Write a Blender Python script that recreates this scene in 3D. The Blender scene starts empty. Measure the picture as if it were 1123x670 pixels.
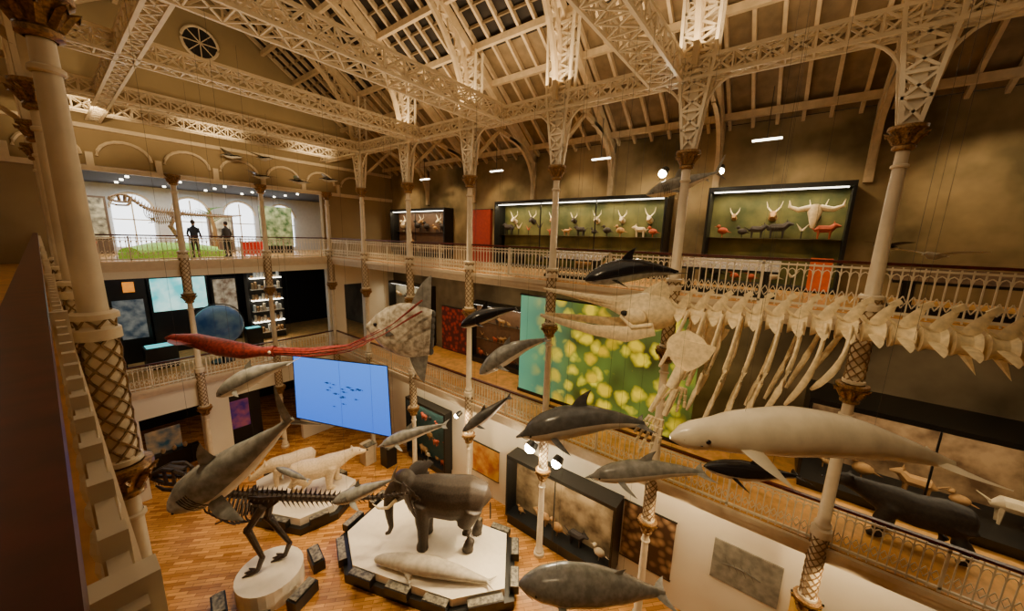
import bpy, math, random
from mathutils import Vector as V, Matrix, noise
random.seed(7)
ZO=12.1
W=10.3; Y0=-1.406; S=3.8227; FU=-1.375; FL=-6.9; FG=-12.1; YE=21.5; XB=14.6
COL=bpy.context.scene.collection
# ---------------------------------------------------------------- materials
_m={}
def mat(name,c,rough=.6,metal=0,emit=0,var=.12,scale=6,ecol=None,bump=0,c2=None,alpha=None):
    if name in _m: return _m[name]
    m=bpy.data.materials.new(name); m.use_nodes=True
    nt=m.node_tree; b=nt.nodes['Principled BSDF']
    b.inputs['Roughness'].default_value=rough; b.inputs['Metallic'].default_value=metal
    tc=nt.nodes.new('ShaderNodeTexCoord'); nz=nt.nodes.new('ShaderNodeTexNoise')
    nz.inputs['Scale'].default_value=scale; nz.inputs['Detail'].default_value=4
    nt.links.new(tc.outputs['Object'],nz.inputs['Vector'])
    cr=nt.nodes.new('ShaderNodeValToRGB')
    cr.color_ramp.elements[0].position=.35; cr.color_ramp.elements[1].position=.65
    a=[max(0,x*(1-var)) for x in c]; d=[min(1,x*(1+var)) for x in c]
    if c2: a=c; d=c2
    cr.color_ramp.elements[0].color=(*a,1); cr.color_ramp.elements[1].color=(*d,1)
    nt.links.new(nz.outputs['Fac'],cr.inputs['Fac']); nt.links.new(cr.outputs['Color'],b.inputs['Base Color'])
    if emit:
        if ecol: b.inputs['Emission Color'].default_value=(*ecol,1)
        else: nt.links.new(cr.outputs['Color'],b.inputs['Emission Color'])
        b.inputs['Emission Strength'].default_value=emit
    if bump:
        bp=nt.nodes.new('ShaderNodeBump'); bp.inputs['Strength'].default_value=bump
        nt.links.new(nz.outputs['Fac'],bp.inputs['Height']); nt.links.new(bp.outputs['Normal'],b.inputs['Normal'])
    _m[name]=m; return m
CREAM=mat('cream_paint',(.72,.59,.40),.5,var=.05)
IRON=mat('cream_iron',(.76,.64,.45),.38,var=.06,scale=4)
WALL=mat('beige_plaster',(.33,.24,.12),.8,var=.08,scale=.8)
WALLG=mat('pale_plaster',(.82,.75,.60),.8,var=.04,scale=.6)
WALLM=mat('umber_wall',(.08,.06,.035),.8,scale=.5,c2=(.24,.19,.12))
WALLO=mat('olive_mural',(.10,.075,.03),.8,scale=.5,c2=(.44,.32,.16))
RAILW=mat('white_rail_paint',(.80,.70,.52),.45,var=.05)
RED=mat('mahogany_handrail',(.075,.010,.006),.35,var=.3,scale=14)
BLK=mat('black_panel',(.006,.006,.006),.4)
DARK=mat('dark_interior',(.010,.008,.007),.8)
GOLD=mat('gilded_capital',(.28,.15,.045),.4,.35,var=.5,scale=30)
LATC=mat('bronze_lattice',(.26,.16,.065),.5,.1,var=.3,scale=20)
ROOFD=mat('dark_roof_glass',(.014,.008,.004),.8,var=.4,scale=2)
ROOFB=mat('roof_boards',(.22,.15,.075),.7,var=.2,scale=3)
RAFT=mat('roof_timber',(.60,.46,.28),.6,var=.1,scale=5)
BONE=mat('cream_bone',(.82,.67,.40),.5,var=.16,scale=10,bump=.2)
DBONE=mat('dark_bone',(.035,.022,.014),.45,var=.5,scale=12,bump=.3)
MBONE=mat('brown_bone',(.30,.18,.08),.5,var=.3,scale=12)
GREY=mat('slate_skin',(.10,.10,.10),.22,var=.25,scale=5)
LGREY=mat('light_grey_skin',(.25,.25,.235),.25,var=.25,scale=6)
WHITE=mat('white_belly',(.66,.61,.50),.35,var=.08)
BSKIN=mat('black_skin',(.010,.010,.013),.2)
BELU=mat('ivory_beluga_skin',(.76,.68,.52),.25,var=.08,scale=4)
SQ=mat('red_squid_skin',(.20,.018,.012),.5,var=.5,scale=14)
SUN=mat('sunfish_skin',(.24,.20,.15),.45,scale=6,c2=(.64,.60,.50))
ELE=mat('elephant_hide',(.040,.027,.018),.55,var=.35,scale=18,bump=.5)
PLATW=mat('white_platform',(.88,.80,.66),.45,var=.03)
STEEL=mat('steel_wire',(.05,.045,.04),.5,.3)
GLOW=mat('lamp_glow',(1,.9,.7),emit=200,ecol=(1,.84,.55),var=0)
STRIP=mat('strip_light',(1,.95,.85),emit=8,ecol=(1,.93,.74),var=0)
def wood():
    m=bpy.data.materials.new('parquet_floor'); m.use_nodes=True; nt=m.node_tree; b=nt.nodes['Principled BSDF']
    tc=nt.nodes.new('ShaderNodeTexCoord'); mp=nt.nodes.new('ShaderNodeMapping'); mp.inputs['Rotation'].default_value=(0,0,math.radians(42))
    br=nt.nodes.new('ShaderNodeTexBrick'); br.inputs['Scale'].default_value=1; br.inputs['Brick Width'].default_value=.62; br.inputs['Row Height'].default_value=.13
    br.inputs['Mortar Size'].default_value=.006; br.inputs['Color1'].default_value=(.86,.43,.11,1); br.inputs['Color2'].default_value=(.40,.16,.03,1); br.inputs['Mortar'].default_value=(.12,.05,.015,1)
    nz=nt.nodes.new('ShaderNodeTexNoise'); nz.inputs['Scale'].default_value=1.3
    mx=nt.nodes.new('ShaderNodeMix'); mx.data_type='RGBA'; mx.blend_type='MULTIPLY'
    nt.links.new(tc.outputs['Object'],mp.inputs[0]); nt.links.new(mp.outputs[0],br.inputs['Vector']); nt.links.new(tc.outputs['Object'],nz.inputs['Vector'])
    nt.links.new(br.outputs['Color'],mx.inputs[6]); nt.links.new(nz.outputs['Fac'],mx.inputs[7]); 
    mx.inputs[0].default_value=.25
    nt.links.new(mx.outputs[2],b.inputs['Base Color']); b.inputs['Roughness'].default_value=.22
    return m
WOOD=wood()
BFLOOR=mat('balcony_boards',(.70,.36,.10),.35,var=.2,scale=4)
# ---------------------------------------------------------------- mesh builder
class MB:
    def __init__(s): s.v=[];s.f=[];s.m=[];s.mats=[];s.w=[]
    def mi(s,m):
        if m not in s.mats: s.mats.append(m)
        return s.mats.index(m)
    def add(s,vs,fs,m):
        o=len(s.v); s.v+= [V(p) for p in vs]
        for k,f in enumerate(fs):
            s.f.append([i+o for i in f]); s.m.append(s.mi(m[k] if isinstance(m,list) else m))
    def box(s,a,b,m):
        x0,y0,z0=a;x1,y1,z1=b
        s.add([(x0,y0,z0),(x1,y0,z0),(x1,y1,z0),(x0,y1,z0),(x0,y0,z1),(x1,y0,z1),(x1,y1,z1),(x0,y1,z1)],
              [(0,3,2,1),(4,5,6,7),(0,1,5,4),(1,2,6,5),(2,3,7,6),(3,0,4,7)],m)
    def beam(s,p,q,w,h,m,up=(0,0,1)):
        p=V(p);q=V(q);t=(q-p)
        if t.length<1e-6: return
        t.normalize();u=V(up)
        if abs(t.dot(u))>.98: u=V((1,0,0))
        sd=t.cross(u).normalized();u=sd.cross(t)
        vs=[]
        for c in (p,q):
            for a,b in ((-1,-1),(1,-1),(1,1),(-1,1)): vs.append(c+sd*a*w/2+u*b*h/2)
        s.add(vs,[(0,3,2,1),(4,5,6,7),(0,1,5,4),(1,2,6,5),(2,3,7,6),(3,0,4,7)],m)
    def tube(s,pts,rad,n,m,ref=(0,0,1),mb=None,cut=-.2):
        pts=[V(p) for p in pts]; N=len(pts); vs=[]
        for i,p in enumerate(pts):
            t=(pts[min(i+1,N-1)]-pts[max(i-1,0)]).normalized(); r=V(ref)
            if abs(t.dot(r))>.97: r=V((1,0,0)) if abs(t.x)<.9 else V((0,1,0))
            sd=t.cross(r).normalized(); up=sd.cross(t)
            rr=rad[i] if isinstance(rad,(list,tuple)) else rad
            a,b=rr if isinstance(rr,(tuple,list)) else (rr,rr)
            for k in range(n):
                th=2*math.pi*k/n; vs.append(p+sd*math.cos(th)*a+up*math.sin(th)*b)
        fs=[];ms=[]
        for i in range(N-1):
            for k in range(n):
                k2=(k+1)%n; fs.append((i*n+k,i*n+k2,(i+1)*n+k2,(i+1)*n+k))
                ms.append(mb if (mb and math.sin(2*math.pi*(k+.5)/n)<cut) else m)
        fs.append(tuple(range(n))[::-1]); fs.append(tuple(range((N-1)*n,N*n))); ms+=[m,m]
        s.add(vs,fs,ms)
    def lathe(s,x,y,prof,n,m,sq=False):
        vs=[];fs=[];ms=[]
        for r,z in prof:
            for k in range(n):
                th=2*math.pi*(k+.5)/n; vs.append((x+r*math.cos(th),y+r*math.sin(th),z))
        for i in range(len(prof)-1):
            for k in range(n): fs.append((i*n+k,i*n+(k+1)%n,(i+1)*n+(k+1)%n,(i+1)*n+k))
        s.add(vs,fs,m)
    def ell(s,c,r,m,n=12,k=8,rot=None):
        c=V(c); vs=[];fs=[]
        for i in range(k+1):
            ph=math.pi*i/k
            for j in range(n):
                th=2*math.pi*j/n
                p=V((r[0]*math.sin(ph)*math.cos(th),r[1]*math.sin(ph)*math.sin(th),r[2]*math.cos(ph)))
                if rot: p=rot@p
                vs.append(c+p)
        for i in range(k):
            for j in range(n): fs.append((i*n+j,(i+1)*n+j,(i+1)*n+(j+1)%n,i*n+(j+1)%n))
        s.add(vs,fs,m)
    def prism(s,poly,z0,z1,m,mt=None):
        n=len(poly); vs=[(p[0],p[1],z0) for p in poly]+[(p[0],p[1],z1) for p in poly]
        fs=[(i,(i+1)%n,n+(i+1)%n,n+i) for i in range(n)]+[tuple(range(n))[::-1],tuple(range(n,2*n))]
        s.add(vs,fs,[m]*n+[m,mt or m])
    def fin(s,a,b,tip,thick,m,ca=None,cb=None,n=6):
        a=V(a);b=V(b);tip=V(tip)
        ca=V(ca) if ca else (a+tip)/2; cb=V(cb) if cb else (b+tip)/2
        nrm=(b-a).cross(tip-a).normalized(); vs=[]
        for i in range(n+1):
            t=i/n*.97
            p=a*(1-t)**2+ca*2*t*(1-t)+tip*t*t; q=b*(1-t)**2+cb*2*t*(1-t)+tip*t*t
            c=p*.6+q*.4; th=thick*(1-t*.85)
            vs+=[p,c+nrm*th,q,c-nrm*th]
        fs=[]
        for i in range(n):
            for k in range(4): fs.append((i*4+k,i*4+(k+1)%4,(i+1)*4+(k+1)%4,(i+1)*4+k))
        fs+=[(3,2,1,0),(n*4,n*4+1,n*4+2,n*4+3)]
        s.add(vs,fs,m)
    def xf(s,M,start=0):
        for i in range(start,len(s.v)): s.v[i]=M@s.v[i]
    def build(s,name,smooth=True,parent=None):
        me=bpy.data.meshes.new(name); me.from_pydata([tuple(v) for v in s.v],[],s.f)
        for m in s.mats: me.materials.append(m)
        me.polygons.foreach_set('material_index',s.m)
        import bmesh
        bm=bmesh.new();bm.from_mesh(me);bmesh.ops.recalc_face_normals(bm,faces=bm.faces);bm.to_mesh(me);bm.free()
        if smooth:
            me.polygons.foreach_set('use_smooth',[True]*len(me.polygons))
            try: me.set_sharp_from_angle(angle=math.radians(40))
            except Exception: pass
        ob=bpy.data.objects.new(name,me); COL.objects.link(ob)
        if parent: ob.parent=parent
        return ob
def frame(head,tail,roll=0):
    head=V(head);tail=V(tail);x=(head-tail);L=x.length;x.normalize()
    y=V((0,0,1)).cross(x).normalized(); z=x.cross(y)
    if roll:
        R=Matrix.Rotation(roll,3,x); y=R@y; z=R@z
    M=Matrix(((x.x*L,y.x*L,z.x*L,tail.x),(x.y*L,y.y*L,z.y*L,tail.y),(x.z*L,y.z*L,z.z*L,tail.z),(0,0,0,1)))
    return M
def wires(mb,pts,ztop=3.85):
    for p in pts: mb.beam(p,(p[0],p[1],ztop),.004,.004,STEEL)
def heading(pos,ang,sc=1):
    return Matrix.Translation(V(pos))@Matrix.Rotation(ang,4,'Z')@Matrix.Scale(sc,4)
# ---------------------------------------------------------------- shell
def simple(name,a,b,m):
    mb=MB(); mb.box(a,b,m); return mb.build(name,False)
simple('floor',(-6,-10,FG-.3),(XB+.2,32,FG),WOOD)
def slab(name,x0,x1,y0,y1,zt,edge=None,top=BFLOOR,edges=''):
    mb=MB(); mb.box((x0,y0,zt-.42),(x1,y1,zt-.03),CREAM); mb.box((x0+.02,y0+.02,zt-.03),(x1-.02,y1-.02,zt),top)
    for e in edges:
        for d,za,zb in ((.10,-.16,-.02),(.05,-.30,-.16)):
            if e=='w': mb.box((x0-d,y0,zt+za),(x0,y1,zt+zb),CREAM)
            if e=='e': mb.box((x1,y0,zt+za),(x1+d*.5,y1,zt+zb),CREAM)
            if e=='s': mb.box((x0,y0-d,zt+za),(x1,y0,zt+zb),CREAM)
    return mb.build(name,False)
slab('balcony_floor_right_upper',W+.02,XB,-10,YE,FU,edges='w')
slab('balcony_floor_right_lower',W+.02,XB,-10,YE,FL,edges='w')
slab('balcony_floor_left_upper',-4,.04,-10,YE,FU,edges='e')
slab('balcony_floor_left_lower',-4,.04,-10,YE,FL,edges='e')
slab('balcony_floor_end_upper',-4,XB,YE,30,FU,edges='s')
slab('balcony_floor_end_lower',-4,XB,YE,30,FL,edges='s')
# right walls
simple('wall_right_ground',(11.5,-10,FG),(11.8,YE,FL-.42),WALLG)
simple('wall_right_mid',(XB,-10,FL-.4),(XB+.3,30,FU-.4),WALLM)
simple('wall_right_upper',(XB,-10,FU-.4),(XB+.3,30,3.85),WALLO)
simple('wall_left',(-4.3,-10,FG),(-4,30,3.85),WALL)
simple('wall_back',(-4.3,-10.3,FG),(XB+.3,-10,9),WALL)
# end wall with openings
mb=MB()
for a,b in (((-4,FG),(1.6,FL-.42)),((3.7,FG),(4.8,FL-.42)),((8.1,FG),(XB,FL-.42)),((1.6,-8.3),(3.7,FL-.42)),((4.8,-8.3),(8.1,FL-.42)),
            ((-4,FL),(1.0,FU-.42)),((10.1,FL),(11.1,FU-.42)),((12.4,FL),(XB,FU-.42)),((11.1,-3.1),(12.4,FU-.42)),((1,-2.1),(10.1,FU-.42)),
            ((-4,FU),(1.0,2.3)),((10.1,FU),(XB,2.3)),((-4,2.3),(XB,3.9))):
    mb.box((a[0],YE+.05,a[1]),(b[0],YE+.35,b[1]),WALLG if b[1]<-1 else WALL)
# gable
xs=[(-4,3.9),(5.3,10.2),(XB,3.9)]
mb.add([(x,YE+.05,z) for x,z in xs]+[(x,YE+.35,z) for x,z in xs],[(0,1,2),(5,4,3),(0,3,4,1),(1,4,5,2)],WALL)
for i in range(7):
    cx=.6+i*1.9
    pts=[(cx+.75*math.cos(t),YE-.0,2.65+.62*math.sin(t)) for t in [math.pi*k/10 for k in range(11)]]
    mb.tube(pts,.06,6,CREAM)
    mb.box((cx-.95-.1,YE-.08,2.2),(cx-.95+.1,YE+.05,2.75),CREAM)
mb.box((-4,YE-.12,2.08),(XB,YE+.05,2.26),CREAM); mb.box((-4,YE-.1,3.6),(XB,YE+.05,3.75),CREAM)
# round window
ring=[(5.35+.62*math.cos(t),YE-.02,7.9+.62*math.sin(t)) for t in [2*math.pi*k/24 for k in range(25)]]
mb.tube(ring,.06,6,CREAM); mb.tube([(5.35,YE-.03,7.9),(5.35,YE+.04,7.9)],.6,24,DARK)
for k in range(4):
    t=math.pi*k/4; mb.beam((5.35-.6*math.cos(t),YE-.05,7.9-.6*math.sin(t)),(5.35+.6*math.cos(t),YE-.05,7.9+.6*math.sin(t)),.03,.03,CREAM)
mb.build('wall_end',False)
# room beyond, upper: bright gallery
WHT=mat('bright_gallery_wall',(.62,.60,.55),.7,var=.04)
WIN=mat('daylight_window',(.8,.88,1),emit=3,ecol=(.9,.95,1),var=0)
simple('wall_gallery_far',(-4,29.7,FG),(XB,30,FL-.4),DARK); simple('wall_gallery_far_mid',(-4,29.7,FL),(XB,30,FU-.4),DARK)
mb=MB(); mb.box((-4,29.7,FU),(XB,30,2.6),WHT)
for i in range(5):
    cx=.9+i*2.5
    mb.box((cx-.8,29.6,FU+.3),(cx+.8,29.7,1.0),WIN)
    n=12; vs=[(cx+.8*math.cos(math.pi*k/n),29.6,1.0+.8*math.sin(math.pi*k/n)) for k in range(n+1)]
    mb.add(vs,[tuple(range(n+1))],WIN)
    mb.tube([(cx+.88*math.cos(math.pi*k/n),29.55,1.0+.88*math.sin(math.pi*k/n)) for k in range(n+1)],.07,6,CREAM)
    mb.box((cx-.03,29.55,FU+.3),(cx+.03,29.62,1.7),CREAM); mb.box((cx-.8,29.55,.4),(cx+.8,29.62,.46),CREAM)
mb.build('wall_gallery_far_upper',False)
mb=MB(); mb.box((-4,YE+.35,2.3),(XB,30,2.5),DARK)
for i in range(6):
    for j in range(4): mb.tube([(1+i*1.8,22.6+j*1.8,2.22),(1+i*1.8,22.6+j*1.8,2.3)],.07,8,STRIP)
mb.build('ceiling_gallery_upper',False)
# ---------------------------------------------------------------- columns
def capital(mb,x,y,z,r=.2):
    mb.lathe(x,y,[(.12,z-.28),(.17,z-.25),(.17,z-.2),(.13,z-.17),(.16,z-.05),(.25,z+.08),(.28,z+.1),(.28,z+.16),(.2,z+.17)],12,GOLD)
    for k in range(8):
        t=2*math.pi*k/8; c,s_=math.cos(t),math.sin(t)
        mb.tube([(x+.13*c,y+.13*s_,z-.15),(x+.22*c,y+.22*s_,z),(x+.3*c,y+.3*s_,z+.04),(x+.27*c,y+.27*s_,z-.03)],[.05,.045,.03,.02],5,GOLD)
def lat_ped(mb,x,y,z0,z1,r=.155):
    mb.lathe(x,y,[(r,z0),(r,z1)],12,IRON)
    mb.lathe(x,y,[(r+.05,z1-.06),(r+.05,z1),(r,z1+.03)],12,IRON); mb.lathe(x,y,[(r,z0),(r+.04,z0+.02),(r+.04,z0+.08),(r,z0+.1)],12,IRON)
    n=6; st=(z1-z0-.1)/9
    for k in range(n):
        for j in range(9):
            for sg in (1,-1):
                t0=2*math.pi*k/n;t1=t0+sg*2*math.pi/n;tm=(t0+t1)/2
                A=(x+(r+.006)*math.cos(t0),y+(r+.006)*math.sin(t0),z0+.05+j*st);M_=(x+(r+.01)*math.cos(tm),y+(r+.01)*math.sin(tm),z0+.05+(j+.5)*st);B=(x+(r+.006)*math.cos(t1),y+(r+.006)*math.sin(t1),z0+.05+(j+1)*st)
                mb.beam(A,M_,.03,.02,LATC);mb.beam(M_,B,.03,.02,LATC)
def column(name,x,y,top=2.1,gr=True,pier=True):
    mb=MB()
    L3=((FG,-8.55),(FL+.32,-3.05),(FU+.1,top))
    for zb,zc in L3:
        b=zb
        mb.lathe(x,y,[(.2,b),(.2,b+.12),(.15,b+.16),(.17,b+.24),(.125,b+.32),(.098,zc-.28)],16,IRON)
        mb.lathe(x,y,[(.11,zc-.6),(.135,zc-.58),(.135,zc-.54),(.11,zc-.52)],12,IRON)
        capital(mb,x,y,zc)
    lat_ped(mb,x,y,-8.4,FL+.32); lat_ped(mb,x,y,-2.88,FU+.4)
    if pier:
        for sx,sy in ((-1,-1),(1,-1),(1,1),(-1,1)):
            mb.beam((x+sx*.12,y+sy*.12,top+.15),(x+sx*.17,y+sy*.38,4.2),.07,.07,IRON); mb.beam((x+sx*.17,y+sy*.38,4.2),(x+sx*.17,y+sy*.42,6.4),.07,.07,IRON)
        for sx in (-1,1):
            N=9
            for k in range(N):
                z0=top+.2+k*(6.2-top-.2)/N;z1=z0+(6.2-top-.2)/N
                w0=.12+.27*min(1,(z0-top)/2);w1=.12+.27*min(1,(z1-top)/2)
                mb.beam((x+sx*.15,y-w0,z0),(x+sx*.15,y+w1,z1),.04,.05,IRON); mb.beam((x+sx*.15,y+w0,z0),(x+sx*.15,y-w1,z1),.04,.05,IRON)
                mb.beam((x+sx*.15,y-w1,z1),(x+sx*.15,y+w1,z1),.04,.06,IRON)
        mb.box((x-.09,y-.1,top+.1),(x+.09,y+.1,4.3),IRON)
        for sg in (-1,1):
            pts=[(x,y+sg*(.2+.75*(1-math.cos(t))),2.9+.98*math.sin(t)) for t in [math.pi/2*k/8 for k in range(9)]]
            mb.tube(pts,.035,6,IRON)
            for p in pts[2:7:2]: mb.beam(p,(x,y+sg*.25,p[2]+.2),.03,.03,IRON)
    return mb.build(name)
for n in range(-2,6):
    column('iron_column',W,Y0+n*S)
for n in (2,3,4,5): column('iron_column',.27,Y0+n*S)
column('iron_column',.25,Y0-S)
for x in (3.82,7.06): column('iron_column',x,YE-.05,pier=False)
column('iron_column',W,YE-.1,pier=False)
# ---------------------------------------------------------------- railings
def railing(name,p,q,step=.15,detail=True,hoff=0,th=.022):
    mb=MB();p=V(p);q=V(q);d=q-p;L=d.length;d.normalize();n=int(L/step)
    Z=V((0,0,1));HO=V((hoff,0,0))
    mb.beam(p+Z*.08,q+Z*.08,.05,.05,RAILW);mb.beam(p+Z*.95,q+Z*.95,.05 if not hoff else .02,.04,RAILW)
    mb.beam(p+Z*1.06+HO,q+Z*1.06+HO,.1,.06,RED)
    for i in range(n+1):
        a=p+d*(i*L/n)
        mb.beam(a,a+Z*1.0,th,th,RAILW)
        if hoff:
            for zz,rr in ((.15,.03),(.45,.035),(.7,.03)): mb.ell(a+Z*zz,(rr,rr,rr*1.6),RAILW,8,6)
        if detail and i<n:
            pr=a+Z*.74
            for k in range(1,5):
                t=math.pi*k/4; c=a+d*(step/2-step/2*math.cos(t))+Z*(.74+.13*math.sin(t)); mb.beam(pr,c,.018,.018,RAILW); pr=c
            c=a+d*step/2
            for u,w in (((0,.2),(1,.32)),((1,.32),(0,.44)),((0,.44),(-1,.32)),((-1,.32),(0,.2))):
                mb.beam(c+d*u[0]*step*.4+Z*u[1],c+d*w[0]*step*.4+Z*w[1],.016,.016,RAILW)
    for i in range(int(L/1.9)+1):
        a=p+d*min(L,i*1.9); mb.beam(a,a+Z*1.02,.05 if not hoff else .03,.05,RAILW)
    return mb.build(name,False)
railing('balcony_railing',(W+.05,-9,FU),(W+.05,YE-.1,FU))
railing('balcony_railing',(W+.05,-9,FL),(W+.05,YE-.1,FL))
railing('balcony_railing',(.3,YE-.05,FU),(W,YE-.05,FU))
railing('balcony_railing',(.3,YE-.05,FL),(W,YE-.05,FL))
railing('balcony_railing',(.008,-9,FU),(.008,YE-.1,FU),hoff=-.074,th=.026)
railing('balcony_railing',(.0,1,FL),(.0,YE-.1,FL))
# ---------------------------------------------------------------- roof
RX=5.3;RZ=10.3;EZ=3.85
def rz(x): return RZ-(abs(x-RX)/(XB-RX))*(RZ-EZ)
mb=MB()
for sg in (1,-1):
    xe=XB if sg>0 else 2*RX-XB
    def pt(u):
        x=xe+(RX-xe)*u; return x,rz(x)
    for u0,u1,m in ((0,.42,ROOFB),(.42,1,ROOFD)):
        a=pt(u0);b=pt(u1)
        mb.add([(a[0],-10,a[1]+.02),(a[0],YE,a[1]+.02),(b[0],YE,b[1]+.02),(b[0],-10,b[1]+.02)],[(0,1,2,3)],m)
mb.build('ceiling',False)
mb=MB()
for sg in (1,-1):
    xe=XB if sg>0 else 2*RX-XB
    y=-8
    while y<YE:
        mb.beam((xe,y,rz(xe)-.1),(RX,y,RZ-.1),.09,.16,RAFT); y+=S/6
    for u in (.06,.2,.34,.46,.6,.74,.88):
        x=xe+(RX-xe)*u; mb.beam((x,-10,rz(x)-.26),(x,YE,rz(x)-.26),.14,.2,RAFT)
    for u in (.5,.55,.65,.7,.8,.85,.93):
        x=xe+(RX-xe)*u; mb.beam((x,-10,rz(x)-.08),(x,YE,rz(x)-.08),.06,.08,ROOFB)
mb.beam((RX,-10,RZ-.25),(RX,YE,RZ-.25),.2,.4,RAFT)
mb.build('roof_rafters',False)
def arch_truss(name,y):
    mb=MB()
    for sg in (1,-1):
        xr=W if sg>0 else 2*RX-W
        xe=XB if sg>0 else 2*RX-XB
        mb.beam((xe,y,rz(xe)-.35),(RX,y,RZ-.35),.2,.3,RAFT)
        A=[(xr+(RX-xr)*(1-math.cos(t)), y, 4.3+4.6*math.sin(t)) for t in [math.pi/2*k/14 for k in range(15)]]
        B=[(xr+(RX-xr)*(1-math.cos(t))*.93+(RX-xr)*.06, y, 4.1+4.2*math.sin(t)) for t in [math.pi/2*k/14 for k in range(15)]]
        for k in range(14):
            mb.beam(A[k],A[k+1],.16,.12,RAFT,up=(0,1,0)); mb.beam(B[k],B[k+1],.16,.12,RAFT,up=(0,1,0))
            mb.beam(A[k],B[k+1],.05,.05,RAFT); mb.beam(B[k],A[k+1],.05,.05,RAFT)
        for k in (3,6,9,12):
            x=A[k][0]; mb.beam(A[k],(x,y,rz(x)-.4),.08,.08,RAFT)
            x2=x+sg*.9; mb.beam(A[k],(x2,y,rz(x2)-.4),.08,.08,RAFT)
        mb.beam((xr,y,4.6),(xe,y,rz(xe)-.1),.12,.16,RAFT)
        pts=[(xe-sg*.1-sg*1.9*(1-math.cos(t)),y,2.2+1.9*math.sin(t)) for t in [math.pi/2*k/8 for k in range(9)]]
        for k in range(8): mb.beam(pts[k],pts[k+1],.14,.12,RAFT,up=(0,1,0))
        mb.box((xe-.14 if sg>0 else xe,y-.1,1.8),(xe if sg>0 else xe+.14,y+.1,4.0),RAFT)
        mb.beam((xr,y,2.7),(xr+sg*1.9,y,4.45),.1,.12,RAFT); mb.beam((xr+sg*2,y,4.4),(xr+sg*2,y,rz(xr+sg*2)-.3),.1,.1,RAFT)
    return mb.build(name,False)
for n in range(-1,6): arch_truss('roof_arch_truss',Y0+n*S)
def lattice(mb,p,q,w,h,m,step=None,up=(0,0,1),t=.055):
    p=V(p);q=V(q);d=(q-p);L=d.length;d.normalize();u=V(up);sd=d.cross(u).normalized()
    N=max(2,int(L/(step or h*1.15)))
    cs=[(-1,-1),(1,-1),(1,1),(-1,1)]
    def P(k,c): return p+d*(L*k/N)+sd*c[0]*w/2+u*c[1]*h/2
    for c in cs: mb.beam(P(0,c),P(N,c),t*1.3,t*1.3,m)
    for k in range(N):
        for a,b in ((0,3),(1,2)):
            mb.beam(P(k,cs[a]),P(k+1,cs[b]),t*.7,t*.7,m);mb.beam(P(k,cs[b]),P(k+1,cs[a]),t*.7,t*.7,m)
        for a,b in ((0,1),(3,2)):
            mb.beam(P(k,cs[a]),P(k+1,cs[b]),t*.6,t*.6,m);mb.beam(P(k,cs[b]),P(k+1,cs[a]),t*.6,t*.6,m)
        for a,b in ((0,1),(1,2),(2,3),(3,0)): mb.beam(P(k,cs[a]),P(k,cs[b]),t*.6,t*.6,m)
for nm,p,q,w,h in (('lattice_girder',(W,-9,4.1),(W,YE,4.1),.34,.42),('lattice_girder',(1.8,7.8,4.1),(1.8,YE,4.1),.34,.42),
    ('lattice_girder',(.3,17.5,4.1),(W,17.5,4.1),.4,.42),('lattice_girder',(.3,20,4.1),(W,20,4.1),.3,.4),('lattice_girder',(.3,13,4.1),(W,13,4.1),.5,.42),
    ('lattice_girder',(.3,8.7,4.1),(W,8.7,4.1),.75,.5),('lattice_girder',(.3,3.1,4.15),(W,3.1,4.15),.75,.5)):
    mb=MB(); lattice(mb,p,q,w,h,IRON); mb.build(nm,False)
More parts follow.
